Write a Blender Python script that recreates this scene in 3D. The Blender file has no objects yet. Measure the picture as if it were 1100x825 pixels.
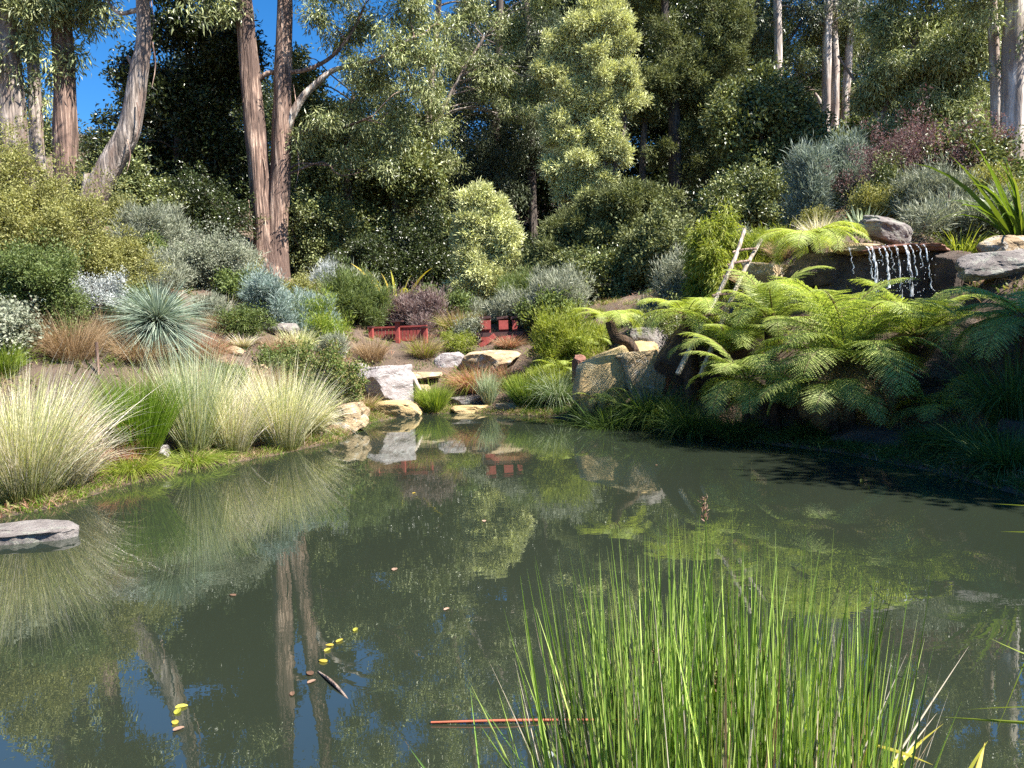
import bpy, math, random
import numpy as np
from mathutils import Vector, Matrix
random.seed(7)
RNG = np.random.default_rng(11)
R = math.radians
sc = bpy.context.scene
COL = sc.collection

# ------------------------------------------------------------------ camera
CAM = np.array([0.0, 0.0, 1.6]); FPX = 825.0
PITCH, ROLL = R(4.0), R(2.0)
FW = np.array([0, math.cos(PITCH), -math.sin(PITCH)])
UP0 = np.array([0, math.sin(PITCH), math.cos(PITCH)]); RT0 = np.array([1.0, 0, 0])
RT = math.cos(ROLL) * RT0 - math.sin(ROLL) * UP0
UPV = math.sin(ROLL) * RT0 + math.cos(ROLL) * UP0
cd = bpy.data.cameras.new("camera"); cam = bpy.data.objects.new("camera", cd); COL.objects.link(cam)
cd.sensor_width = 36; cd.lens = 36 * FPX / 1100; cd.clip_start = 0.05; cd.clip_end = 3000
cam.matrix_world = Matrix(((RT[0], UPV[0], -FW[0], CAM[0]), (RT[1], UPV[1], -FW[1], CAM[1]), (RT[2], UPV[2], -FW[2], CAM[2]), (0, 0, 0, 1)))
sc.camera = cam

# ------------------------------------------------------------------ light
SUN_EL = R(52); SUN_DIR = np.array([0.87, -0.49, 0]); SUN_DIR /= np.linalg.norm(SUN_DIR)
SUN_VEC = np.array([SUN_DIR[0] * math.cos(SUN_EL), SUN_DIR[1] * math.cos(SUN_EL), math.sin(SUN_EL)])
w = bpy.data.worlds.new("World"); sc.world = w; w.use_nodes = True
nt = w.node_tree; bg = nt.nodes["Background"]
sky = nt.nodes.new("ShaderNodeTexSky"); sky.sky_type = 'NISHITA'; sky.sun_disc = False
sky.sun_elevation = SUN_EL; sky.sun_rotation = math.atan2(SUN_DIR[0], SUN_DIR[1])
sky.altitude = 1800; sky.air_density = 1.0; sky.dust_density = 0.0; sky.ozone_density = 4.0
hs = nt.nodes.new("ShaderNodeHueSaturation"); hs.inputs['Saturation'].default_value = 1.3; nt.links.new(sky.outputs[0], hs.inputs['Color'])
nt.links.new(hs.outputs[0], bg.inputs[0]); bg.inputs[1].default_value = 0.072
sd = bpy.data.lights.new("sun", 'SUN'); sd.energy = 5.0; sd.angle = R(0.5); sd.color = (1.0, 0.95, 0.86)
so = bpy.data.objects.new("sun", sd); COL.objects.link(so); so.location = (20, -8, 30)
so.rotation_euler = Vector(tuple(SUN_VEC)).to_track_quat('Z', 'Y').to_euler()
sc.view_settings.view_transform = 'Standard'; sc.view_settings.look = 'None'
sc.view_settings.exposure = 1.65; sc.view_settings.gamma = 1.0
sc.cycles.max_bounces = 8; sc.cycles.diffuse_bounces = 2; sc.cycles.glossy_bounces = 3
sc.cycles.transmission_bounces = 4; sc.cycles.transparent_max_bounces = 4
sc.cycles.use_denoising = False
sc.cycles.caustics_reflective = False; sc.cycles.caustics_refractive = False

# ------------------------------------------------------------------ pixel helpers (photo is 1100 x 825)
def ray(px, py):
    return FW * FPX + RT * (px - 550) + UPV * (412.5 - py)
def P(px, py, D):
    d = ray(px, py); return CAM + d * (D / d[1])
def WP(px, py):
    d = ray(px, py); return CAM + d * (-CAM[2] / d[2])
def proj(p):
    v = np.asarray(p) - CAM; z = v @ FW
    return 550 + FPX * (v @ RT) / z, 412.5 - FPX * (v @ UPV) / z
def mpx(n, D): return n * D / FPX

# ------------------------------------------------------------------ terrain
SHORE_PX = [(0, 556), (60, 545), (130, 522), (200, 506), (300, 488), (362, 474), (395, 455), (440, 446), (500, 443), (560, 446),
            (620, 450), (700, 461), (800, 474), (900, 486), (1000, 506), (1100, 533)]
shore = [WP(*p)[:2] for p in SHORE_PX]
shore = shore + [np.array(q) for q in ((6.3, 6.0), (6.6, 3.5), (4.5, 1.9), (2.2, 1.35), (0.9, 1.45), (-1.2, 1.9), (-3.5, 2.2), (-6.0, 3.0), (-7.5, 5.5))]
SH = np.array(shore)
def shore_dist(x, y):
    """signed distance to the pond's edge, positive on land"""
    x = np.asarray(x, float); y = np.asarray(y, float)
    dmin = np.full(x.shape, 1e9); inside = np.zeros(x.shape, bool)
    n = len(SH)
    for i in range(n):
        a = SH[i]; b = SH[(i + 1) % n]; e = b - a
        t = np.clip(((x - a[0]) * e[0] + (y - a[1]) * e[1]) / (e @ e), 0, 1)
        dmin = np.minimum(dmin, np.hypot(x - a[0] - t * e[0], y - a[1] - t * e[1]))
        c = ((a[1] > y) != (b[1] > y)) & (x < (b[0] - a[0]) * (y - a[1]) / (b[1] - a[1] + 1e-12) + a[0])
        inside ^= c
    return np.where(inside, -dmin, dmin)
CP = [(60, 430, 9.5), (0, 400, 10), (170, 388, 12), (50, 358, 12), (120, 340, 14), (290, 345, 17), (230, 305, 20), (290, 300, 27), (100, 255, 18),
      (0, 215, 18), (30, 195, 24), (110, 215, 26), (200, 260, 28), (300, 420, 13), (380, 395, 16.5), (440, 372, 18.6), (525, 368, 18.6),
      (400, 335, 22), (520, 340, 26), (620, 352, 18), (620, 400, 15.3), (560, 395, 17), (700, 390, 13.2), (780, 405, 11.5), (740, 350, 15), (820, 300, 13.5),
      (820, 275, 17), (900, 262, 13), (955, 258, 13.3), (1010, 245, 14.5), (1090, 285, 10.5), (1090, 240, 14), (900, 235, 20), (700, 312, 22),
      (700, 300, 30), (450, 325, 30), (900, 420, 10.6), (1000, 420, 9.7), (965, 345, 11.5), (930, 340, 11.6), (1010, 345, 11.3), (1090, 420, 8.4), (1180, 330, 10), (1100, 180, 26), (900, 200, 30),
      (-150, 330, 11), (-150, 200, 20)]
cpw = [P(*c) for c in CP]
cpw += [np.array(q, float) for q in ((-40, 50, 16), (-15, 50, 12), (0, 50, 5), (12, 50, 7), (40, 50, 16), (0, 100, 16), (-60, 100, 30), (60, 100, 30),
        (0, -2, .55), (3, -2, .6), (-4, -1, .5), (-9, 1, 1.0), (9, 2, 1.1), (0, -12, 1.5), (15, 8, 3), (-15, 8, 3.5), (300, 300, 45), (-300, 300, 45), (0, 420, 45),
        (300, -80, 20), (-300, -80, 20), (0, -90, 6), (60, 10, 8), (-60, 10, 10))]
CPW = np.array(cpw)
_d = np.linalg.norm(CPW[:, None, :2] - CPW[None, :, :2], axis=2)
_A = np.zeros((len(CPW) + 1,) * 2); _A[:-1, :-1] = np.sqrt(_d * _d + 0.25); _A[-1, :-1] = 1; _A[:-1, -1] = 1
_W = np.linalg.solve(_A + np.diag([1e-3] * len(CPW) + [0]), np.append(CPW[:, 2], 0))
def wav(x, y):
    return (np.sin(x * 1.7 + 1.3 * np.sin(y * 1.1)) * np.sin(y * 1.9 + 0.7 * np.sin(x * 2.3)) * .06 + np.sin(x * 4.7 + y * 2.1) * np.sin(y * 5.3 - x * 1.3) * .025
            + np.sin(x * 11.3 + y * 7.7) * np.sin(y * 12.1 - x * 5.1) * .012)
def hgt(x, y):
    x = np.asarray(x, float); y = np.asarray(y, float); s = x.shape
    xf = x.ravel(); yf = y.ravel(); z = np.empty(xf.shape)
    for i in range(0, len(xf), 20000):
        r = np.sqrt((xf[i:i + 20000, None] - CPW[None, :, 0]) ** 2 + (yf[i:i + 20000, None] - CPW[None, :, 1]) ** 2 + .25)
        z[i:i + 20000] = r @ _W[:-1] + _W[-1]
    z = z.reshape(s)
    d = shore_dist(x, y)
    t = np.clip(d / 2.4, 0, 1); t = t * t * (3 - 2 * t)
    land = 0.03 + np.clip(d, 0, 1) * .06 + np.maximum(z, 0.12) * t + wav(x, y) * np.clip(d * 2, 0, 1)
    water = np.maximum(-1.1, d * .55) - 0.02
    k = np.clip(d / .12 * .5 + .5, 0, 1)
    return land * k + water * (1 - k)
def ground(x, y): return float(hgt(np.array([x]), np.array([y]))[0])
def G(px, D, py=None, tag_=''):
    """ground point under photo column px at distance D"""
    q = py if py is not None else 360
    for _ in range(5):
        p = P(px, q, D); p[2] = ground(p[0], p[1]); q = proj(p)[1]
    if py is not None and abs(q - py) > 22: print('GND', tag_, px, D, 'wanted', py, 'got', round(q))
    return p

# ------------------------------------------------------------------ mesh helpers
def unit(v): return v / (np.linalg.norm(v, axis=-1, keepdims=True) + 1e-9)
class Geo:
    """collects vertices, faces of 3 or 4 corners and a per-vertex (random, along, clump) triple"""
    def __init__(s): s.V = []; s.F = []; s.A = []; s.n = 0
    def add(s, V, F, A=None):
        V = np.asarray(V, float).reshape(-1, 3); F = np.asarray(F, int)
        s.V.append(V); s.F.append(F + s.n)
        if A is None: A = np.tile(RNG.random(3), (len(V), 1))
        s.A.append(np.asarray(A, float).reshape(-1, 3)); s.n += len(V)
    def build(s, name, mat, parent=None, origin=(0, 0, 0), smooth=False):
        V = np.concatenate(s.V) - np.asarray(origin, float); A = np.concatenate(s.A)
        me = bpy.data.meshes.new(name)
        me.vertices.add(len(V)); me.vertices.foreach_set('co', V.astype(np.float32).ravel())
        li = np.concatenate([f.ravel() for f in s.F]); cnt = np.concatenate([np.full(len(f), f.shape[1]) for f in s.F])
        me.loops.add(len(li)); me.loops.foreach_set('vertex_index', li.astype(np.int32))
        me.polygons.add(len(cnt)); st = np.concatenate([[0], np.cumsum(cnt)[:-1]])
        me.polygons.foreach_set('loop_start', st.astype(np.int32))
        me.polygons.foreach_set('use_smooth', np.full(len(cnt), bool(smooth)))
        me.update(calc_edges=True)
        at = me.attributes.new('lf', 'FLOAT_VECTOR', 'POINT'); at.data.foreach_set('vector', A.astype(np.float32).ravel())
        me.materials.append(mat)
        o = bpy.data.objects.new(name, me); COL.objects.link(o)
        if parent: o.parent = parent
        else: o.location = tuple(origin)
        return o
def tag(o, label=None, cat=None, group=None, kind=None):
    if label: o['label'] = label
    if cat: o['category'] = cat
    if group: o['group'] = group
    if kind: o['kind'] = kind
    return o
def empty(name, loc, label=None, cat=None, group=None):
    o = bpy.data.objects.new(name, None); o.empty_display_size = .2; COL.objects.link(o); o.location = tuple(loc)
    return tag(o, label, cat, group)

def leaves(g, pos, ax, nr, L, Wd, bend=0.15, clump=None):
    """kite-shaped leaves: base, side, tip, side"""
    n = len(pos); ax = unit(ax); sd_ = unit(np.cross(ax, nr)); up = unit(np.cross(sd_, ax))
    L = np.broadcast_to(L, (n,))[:, None]; Wd = np.broadcast_to(Wd, (n,))[:, None]
    m = pos + ax * L * .45
    V = np.stack([pos, m + sd_ * Wd * .5 + up * Wd * .12, pos + ax * L - up * L * bend, m - sd_ * Wd * .5 + up * Wd * .12], 1)
    F = np.arange(n * 4).reshape(n, 4)
    A = np.zeros((n, 4, 3)); A[:, :, 0] = RNG.random(n)[:, None]; A[:, :, 1] = [0, .5, 1, .5]
    A[:, :, 2] = (RNG.random(n) if clump is None else clump)[:, None]
    g.add(V, F, A)
def blades(g, base, d, L, Wd, droop, seg=6, fold=0.0, taper=1.0, rnd=None, side=None):
    """long curved strap leaves"""
    n = len(base); d = unit(d)
    L = np.broadcast_to(L, (n,)).astype(float); Wd = np.broadcast_to(Wd, (n,)); droop = np.broadcast_to(droop, (n,))
    if side is None:
        side = RNG.normal(size=(n, 3)) * [1, 1, .1]
    side = unit(side - d * (side * d).sum(1)[:, None])
    t = np.linspace(0, 1, seg + 1)
    P_ = base[:, None, :] + d[:, None, :] * (L[:, None] * t)[:, :, None]
    P_[:, :, 2] -= (droop * L)[:, None] * (t ** 2.2)[None, :]
    hor = unit(d * [1, 1, 0] + 1e-6)
    P_ += hor[:, None, :] * (droop * L * .35)[:, None, None] * (t ** 2)[None, :, None]
    wv = (Wd[:, None] * np.maximum((1 - t ** 2.2) ** taper, 0.04)[None, :] * np.minimum(1, .55 + t * 2)[None, :])[:, :, None] * side[:, None, :] * .5
    if fold:
        up = unit(np.cross(side, d)); mid = P_ + up[:, None, :] * (np.linalg.norm(wv, axis=2) * fold)[:, :, None]; rows = [P_ + wv, mid, P_ - wv]
    else: rows = [P_ + wv, P_ - wv]
    k = len(rows); V = np.stack(rows, 2)
    i0 = ((np.arange(n) * (seg + 1) * k)[:, None] + (np.arange(seg) * k)[None, :])[..., None] + np.arange(k - 1)
    F = np.stack([i0, i0 + 1, i0 + 1 + k, i0 + k], -1).reshape(-1, 4)
    A = np.zeros((n, seg + 1, k, 3)); A[..., 0] = (RNG.random(n) if rnd is None else rnd)[:, None, None]; A[..., 1] = t[None, :, None]; A[..., 2] = RNG.random(n)[:, None, None]
    g.add(V, F, A)
def smooth_path(pts, n):
    pts = np.asarray(pts, float); m = len(pts)
    if m < 3:
        t = np.linspace(0, m - 1, n)
        return np.stack([np.interp(t, np.arange(m), pts[:, k]) for k in range(pts.shape[1])], 1)
    q = np.vstack([2 * pts[0] - pts[1], pts, 2 * pts[-1] - pts[-2]])
    out = []
    for t in np.linspace(0, m - 1 - 1e-6, n):
        i = int(t); f = t - i; a, b, c, d = q[i:i + 4]
        out.append(.5 * ((2 * b) + (-a + c) * f + (2 * a - 5 * b + 4 * c - d) * f * f + (-a + 3 * b - 3 * c + d) * f ** 3))
    return np.array(out)
def tube(g, pts, rad, n=24, k=10, rough=0.06, close=True):
    pr = smooth_path(np.column_stack([np.asarray(pts, float), np.asarray(rad, float)]), n)
    p, r = pr[:, :3], np.maximum(pr[:, 3], .0008)
    tn = unit(np.gradient(p, axis=0)); ref = np.array([0.13, 1, 0.07]) if abs(tn[:, 1]).mean() < .8 else np.array([1, 0, .1])
    u = unit(np.cross(tn, ref)); v = np.cross(tn, u)
    a = np.linspace(0, 2 * math.pi, k, endpoint=False)
    ph = RNG.random(6) * 6.28
    s = np.cumsum(np.r_[0, np.linalg.norm(np.diff(p, axis=0), axis=1)])[:, None]
    rr = r[:, None] * (1 + rough * (np.sin(3 * a + ph[0] + s * .7) + .8 * np.sin(5 * a + ph[1] - s * 1.1) + .6 * np.sin(2 * a + s * 3.1 + ph[2])))
    V = p[:, None] + rr[..., None] * (np.cos(a)[None, :, None] * u[:, None] + np.sin(a)[None, :, None] * v[:, None])
    i = np.arange(n - 1)[:, None] * k; j = np.arange(k)[None, :]; j2 = (j + 1) % k
    F = np.stack([i + j, i + j2, i + k + j2, i + k + j], -1).reshape(-1, 4)
    A = np.zeros((n, k, 3)); A[..., 0] = RNG.random(); A[..., 1] = np.linspace(0, 1, n)[:, None]
    g.add(V, F, A)
    if close:
        for e, c in ((0, p[0]), (n - 1, p[-1])):
            Vc = np.vstack([V[e], c[None]]); jj = np.arange(k)
            Fc = np.stack([jj, (jj + 1) % k, np.full(k, k)], 1)
            g.add(Vc, Fc if e else Fc[:, ::-1])

# ------------------------------------------------------------------ materials
def newmat(name):
    m = bpy.data.materials.new(name); m.use_nodes = True; n = m.node_tree
    for x in list(n.nodes): n.nodes.remove(x)
    out = n.nodes.new('ShaderNodeOutputMaterial'); b = n.nodes.new('ShaderNodeBsdfPrincipled')
    n.links.new(b.outputs[0], out.inputs[0]); return m, n, b, out
def ramp(n, cols, fac, interp='LINEAR'):
    r = n.nodes.new('ShaderNodeValToRGB'); r.color_ramp.interpolation = interp
    e = r.color_ramp.elements
    while len(e) < len(cols): e.new(0.5)
    for i, c in enumerate(cols):
        if len(c) == 2: e[i].position, cc = c
        else: e[i].position = i / (len(cols) - 1); cc = c
        e[i].color = (*cc, 1)
    n.links.new(fac, r.inputs[0]); return r
def leaf_mat(name, cols, trans=.35, rough=.5, base=None, spec=.2, tint=.25, tcol=(1.15, 1.12, .6)):
    m, n, b, out = newmat(name)
    at = n.nodes.new('ShaderNodeAttribute'); at.attribute_name = 'lf'
    sp = n.nodes.new('ShaderNodeSeparateXYZ'); n.links.new(at.outputs['Vector'], sp.inputs[0])
    r = ramp(n, cols, sp.outputs[0]); col = r.outputs[0]
    hv = n.nodes.new('ShaderNodeHueSaturation'); mr = n.nodes.new('ShaderNodeMapRange')
    n.links.new(sp.outputs[2], mr.inputs[0]); mr.inputs[3].default_value = 1 - tint; mr.inputs[4].default_value = 1 + tint  # random leaf brightness; a wide tint also stands in for glints
    n.links.new(mr.outputs[0], hv.inputs['Value']); n.links.new(col, hv.inputs['Color']); col = hv.outputs[0]
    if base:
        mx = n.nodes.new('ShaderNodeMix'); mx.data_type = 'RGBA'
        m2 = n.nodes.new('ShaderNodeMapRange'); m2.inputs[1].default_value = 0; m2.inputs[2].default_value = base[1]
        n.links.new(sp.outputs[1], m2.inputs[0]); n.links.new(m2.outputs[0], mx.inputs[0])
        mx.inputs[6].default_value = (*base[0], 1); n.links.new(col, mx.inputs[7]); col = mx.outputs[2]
    n.links.new(col, b.inputs['Base Color']); b.inputs['Roughness'].default_value = rough
    b.inputs['Specular IOR Level'].default_value = spec
    tr = n.nodes.new('ShaderNodeBsdfTranslucent'); mu = n.nodes.new('ShaderNodeMix'); mu.data_type = 'RGBA'; mu.blend_type = 'MULTIPLY'; mu.inputs[0].default_value = 1
    n.links.new(col, mu.inputs[6]); mu.inputs[7].default_value = (*tcol, 1); n.links.new(mu.outputs[2], tr.inputs[0])
    ms = n.nodes.new('ShaderNodeMixShader'); ms.inputs[0].default_value = trans
    n.links.new(b.outputs[0], ms.inputs[1]); n.links.new(tr.outputs[0], ms.inputs[2]); n.links.new(ms.outputs[0], out.inputs[0])
    return m
def noise(n, co, scale, detail=5, rough=.6, dist=0):
    t = n.nodes.new('ShaderNodeTexNoise'); t.inputs['Scale'].default_value = scale; t.inputs['Detail'].default_value = detail
    t.inputs['Roughness'].default_value = rough; t.inputs['Distortion'].default_value = dist; n.links.new(co, t.inputs['Vector']); return t
def mapping(n, sc_, obj='Object'):
    tc = n.nodes.new('ShaderNodeTexCoord'); mp = n.nodes.new('ShaderNodeMapping'); mp.inputs['Scale'].default_value = sc_
    n.links.new(tc.outputs[obj], mp.inputs[0]); return mp.outputs[0]
def bump(n, b, h, dist, strength=1.0):
    bp = n.nodes.new('ShaderNodeBump'); bp.inputs['Distance'].default_value = dist; bp.inputs['Strength'].default_value = strength
    n.links.new(h, bp.inputs['Height']); n.links.new(bp.outputs[0], b.inputs['Normal']); return bp
def bark_mat(name, cols, scale=(9, 9, .9), bd=.03, patch=None):
    m, n, b, out = newmat(name); co = mapping(n, scale)
    t = noise(n, co, 1.6, 7, .65, .4); r = ramp(n, cols, t.outputs[0])
    e = r.color_ramp.elements
    for i in range(len(cols)): e[i].position = .38 + .24 * i / (len(cols) - 1)
    col = r.outputs[0]
    if patch:
        t2 = noise(n, mapping(n, (1.6, 1.6, .5)), 1.3, 3); m2 = n.nodes.new('ShaderNodeMapRange'); m2.inputs[1].default_value = .48; m2.inputs[2].default_value = .56
        n.links.new(t2.outputs[0], m2.inputs[0]); mx = n.nodes.new('ShaderNodeMix'); mx.data_type = 'RGBA'
        r2 = ramp(n, patch, t.outputs[0]); n.links.new(m2.outputs[0], mx.inputs[0]); n.links.new(col, mx.inputs[6]); n.links.new(r2.outputs[0], mx.inputs[7]); col = mx.outputs[2]
    n.links.new(col, b.inputs['Base Color']); b.inputs['Roughness'].default_value = .85
    t3 = noise(n, mapping(n, tuple(s * 1.5 for s in scale)), 1.6, 4, .55, .2)
    bump(n, b, t3.outputs[0], bd); return m
def rock_mat(name, cols, scale=2.2, lichen=None, bd=.06):
    m, n, b, out = newmat(name); co = mapping(n, (1, 1, 1.6))
    t = noise(n, co, scale, 8, .68, .5); r = ramp(n, cols, t.outputs[0]); e = r.color_ramp.elements
    for i in range(len(cols)): e[i].position = .3 + .4 * i / (len(cols) - 1)
    col = r.outputs[0]
    if lichen:
        t2 = noise(n, co, 5, 5, .7); m2 = n.nodes.new('ShaderNodeMapRange'); m2.inputs[1].default_value = .54; m2.inputs[2].default_value = .6
        n.links.new(t2.outputs[0], m2.inputs[0]); mx = n.nodes.new('ShaderNodeMix'); mx.data_type = 'RGBA'; n.links.new(m2.outputs[0], mx.inputs[0])
        n.links.new(col, mx.inputs[6]); mx.inputs[7].default_value = (*lichen, 1); col = mx.outputs[2]
    n.links.new(col, b.inputs['Base Color']); b.inputs['Roughness'].default_value = .9
    t3 = noise(n, co, 9, 8, .75, .2); bump(n, b, t3.outputs[0], bd); return m

M = {}
M['euc'] = leaf_mat('gum_leaf', [(0.142, 0.171, 0.073), (0.284, 0.317, 0.133), (0.486, 0.500, 0.244)], .18, .38, tint=.5, spec=.5, tcol=(1.1, 1.15, .6))
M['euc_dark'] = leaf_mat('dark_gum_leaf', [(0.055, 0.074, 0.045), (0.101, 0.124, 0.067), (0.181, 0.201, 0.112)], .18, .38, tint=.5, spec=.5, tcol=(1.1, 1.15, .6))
M['dense'] = leaf_mat('dense_leaf', [(0.022, 0.032, 0.011), (0.037, 0.054, 0.016), (0.082, 0.099, 0.028)], .18, .35, tint=.5, spec=.5)  # dark green, lowered further to put woodland shade into the leaf colour
M['mid'] = leaf_mat('mid_leaf', [(0.079, 0.102, 0.038), (0.148, 0.178, 0.060), (0.276, 0.287, 0.102)], .18, .4, tint=.5, spec=.5)
M['wattle'] = leaf_mat('wattle_leaf', [(0.338, 0.358, 0.181), (0.569, 0.587, 0.284), (0.800, 0.800, 0.464)], .18, .55, tint=.5, tcol=(1.1, 1.1, .6))
M['wattle_dark'] = leaf_mat('dark_wattle_leaf', [(0.095, 0.117, 0.050), (0.168, 0.189, 0.079), (0.274, 0.289, 0.123)], .18, .55, tint=.5)  # dark wattle green, lowered again so its colour deepens the background shade
M['olive'] = leaf_mat('olive_leaf', [(0.165, 0.173, 0.057), (0.291, 0.296, 0.103), (0.446, 0.428, 0.196)], .35, .5, tcol=(1.15, 1.1, .5))
M['green'] = leaf_mat('green_leaf', [(0.072, 0.103, 0.035), (0.143, 0.194, 0.062), (0.257, 0.303, 0.123)], .4, .4)
M['grey'] = leaf_mat('grey_leaf', [(0.165, 0.189, 0.130), (0.264, 0.284, 0.200), (0.418, 0.420, 0.320)], .25, .6, tcol=(1, 1, .8))
M['silver'] = leaf_mat('silver_leaf', [(0.302, 0.331, 0.317), (0.432, 0.454, 0.432), (0.540, 0.554, 0.533)], .2, .6, tcol=(1, 1, 1))
M['blue'] = leaf_mat('blue_leaf', [(0.157, 0.231, 0.194), (0.251, 0.325, 0.291), (0.392, 0.447, 0.416)], .25, .6, tcol=(1, 1, .8))
M['wispy'] = leaf_mat('wispy_grey_leaf', [(.16, .21, .16), (.24, .29, .24), (.34, .38, .32)], .3, .6, tcol=(1, 1, .8))
M['bluegrass'] = leaf_mat('blue_grass_leaf', [(0.138, 0.196, 0.149), (0.253, 0.322, 0.241), (0.460, 0.517, 0.414)], .2, .5, base=((.16, .14, .08), .3), tcol=(1, 1, .8))
M['purple'] = leaf_mat('purple_leaf', [(0.095, 0.063, 0.061), (0.190, 0.127, 0.121), (0.285, 0.218, 0.198)], .3, .5, tcol=(1.2, .8, .8))
M['mauve'] = leaf_mat('mauve_leaf', [(.14, .10, .10), (.24, .18, .17), (.34, .27, .24)], .3, .5, tcol=(1.2, .9, .8))
M['lime'] = leaf_mat('lime_leaf', [(0.190, 0.243, 0.035), (0.292, 0.340, 0.058), (0.430, 0.445, 0.140)], .45, .45, tcol=(1.1, 1.1, .4))
M['fern'] = leaf_mat('fern_leaf', [(0.194, 0.256, 0.067), (0.325, 0.391, 0.106), (0.518, 0.560, 0.192)], .4, .42, tcol=(1.2, 1.25, .5))
M['fern_lime'] = leaf_mat('bright_fern_leaf', [(0.297, 0.390, 0.083), (0.446, 0.528, 0.133), (0.624, 0.668, 0.251)], .4, .42, tcol=(1.15, 1.15, .4))
M['fern_dry'] = leaf_mat('dry_fern_leaf', [(.12, .07, .03), (.2, .13, .06), (.30, .22, .11)], .25, .7)
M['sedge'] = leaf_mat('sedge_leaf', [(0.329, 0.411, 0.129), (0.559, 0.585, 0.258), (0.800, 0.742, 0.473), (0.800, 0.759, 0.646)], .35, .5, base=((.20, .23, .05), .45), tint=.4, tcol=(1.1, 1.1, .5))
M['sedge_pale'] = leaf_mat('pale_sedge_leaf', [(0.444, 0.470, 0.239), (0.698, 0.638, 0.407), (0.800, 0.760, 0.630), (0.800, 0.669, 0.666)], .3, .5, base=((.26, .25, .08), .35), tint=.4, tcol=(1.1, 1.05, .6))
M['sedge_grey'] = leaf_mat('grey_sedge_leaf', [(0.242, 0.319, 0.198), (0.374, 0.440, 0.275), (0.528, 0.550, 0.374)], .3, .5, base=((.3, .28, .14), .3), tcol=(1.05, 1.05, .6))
M['grass'] = leaf_mat('grass_leaf', [(0.150, 0.231, 0.035), (0.250, 0.336, 0.056), (0.413, 0.441, 0.112)], .45, .45, base=((.22, .24, .05), .25), tcol=(1.1, 1.15, .4))
M['grass_olive'] = leaf_mat('olive_grass_leaf', [(.16, .22, .03), (.26, .32, .045), (.38, .40, .09)], .45, .45, base=((.22, .24, .04), .25), tcol=(1.1, 1.1, .4))
M['grass_deep'] = leaf_mat('deep_green_grass_leaf', [(.08, .15, .012), (.15, .25, .02), (.25, .36, .05)], .45, .45, base=((.22, .22, .03), .25), tint=.35, tcol=(1.1, 1.1, .4))
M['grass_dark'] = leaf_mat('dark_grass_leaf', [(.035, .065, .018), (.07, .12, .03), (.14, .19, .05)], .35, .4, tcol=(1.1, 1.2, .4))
M['brown'] = leaf_mat('brown_grass_leaf', [(.26, .17, .10), (.38, .27, .16), (.5, .38, .24)], .35, .6, tcol=(1.1, 1, .7))
M['red'] = leaf_mat('red_grass_leaf', [(.30, .12, .07), (.44, .21, .13), (.52, .33, .22)], .35, .6, tcol=(1.1, .9, .7))
M['rush'] = leaf_mat('rush_leaf', [(0.038, 0.073, 0.018), (0.115, 0.204, 0.029), (0.193, 0.306, 0.052), (0.346, 0.466, 0.102), (0.615, 0.728, 0.233)], .25, .3, base=((.12, .11, .04), .2), spec=.7, tint=.45, tcol=(1.15, 1.2, .35))  # palest ramp end puts sunlit highlights into the colour of some stems
M['dead'] = leaf_mat('dead_stem', [(.34, .27, .18), (.5, .43, .32), (.66, .6, .48)], .25, .6, tcol=(1, 1, .8))
M['flax'] = leaf_mat('flax_leaf', [(0.075, 0.128, 0.022), (0.135, 0.203, 0.038), (0.240, 0.285, 0.075)], .4, .35, tcol=(1.2, 1.2, .35))
M['yellow'] = leaf_mat('yellow_leaf', [(0.378, 0.378, 0.054), (0.495, 0.450, 0.081), (0.558, 0.405, 0.072)], .35, .5, tcol=(1.1, 1.05, .4))
M['litter'] = leaf_mat('litter_leaf', [(0.112, 0.062, 0.040), (0.206, 0.123, 0.079), (0.337, 0.229, 0.167), (0.393, 0.194, 0.132)], .1, .8)
M['cover'] = leaf_mat('cover_leaf', [(.06, .10, .025), (.12, .17, .04), (.22, .25, .08), (.32, .24, .12)], .35, .5)
M['bark_red'] = bark_mat('red_brown_bark', [(0.078, 0.051, 0.039), (0.252, 0.154, 0.116), (0.535, 0.383, 0.292)], (9, 9, .3), .10, patch=[(.05, .032, .026), (.13, .08, .062), (.26, .19, .155)])
M['bark_grey'] = bark_mat('grey_bark', [(0.092, 0.074, 0.063), (0.277, 0.222, 0.185), (0.499, 0.427, 0.370)], (7, 7, .4), .07, patch=[(.12, .07, .05), (.2, .14, .11), (.38, .33, .28)])
M['bark_pale'] = bark_mat('pale_bark', [(0.201, 0.159, 0.129), (0.431, 0.359, 0.301), (0.690, 0.617, 0.546)], (5, 5, .6), .04, patch=[(.16, .10, .07), (.28, .21, .17), (.42, .38, .34)])
M['bark_dark'] = bark_mat('dark_bark', [(.03, .022, .018), (.07, .052, .042), (.14, .11, .09)], (8, 8, 1), .02)
M['stick'] = bark_mat('weathered_stick', [(.22, .17, .13), (.40, .33, .26), (.6, .53, .45)], (14, 14, 3), .008)
M['fern_trunk'] = bark_mat('fern_trunk_fibre', [(.02, .012, .008), (.06, .035, .022), (.12, .07, .045)], (12, 12, 5), .05)
M['rachis'] = leaf_mat('fern_stalk', [(.12, .13, .04), (.20, .18, .06), (.22, .14, .06)], .1, .5)
M['rock_pink'] = rock_mat('pinkish_granite', [(0.187, 0.151, 0.144), (0.346, 0.302, 0.295), (0.446, 0.410, 0.403)], 2.5, (.46, .44, .43))
M['rock_tan'] = rock_mat('tan_sandstone', [(0.240, 0.160, 0.096), (0.416, 0.304, 0.176), (0.528, 0.440, 0.304)], 2.0, (.46, .41, .34))
M['rock_gold'] = rock_mat('golden_sandstone', [(0.368, 0.232, 0.096), (0.496, 0.360, 0.176), (0.560, 0.464, 0.288)], 2.0)
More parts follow.
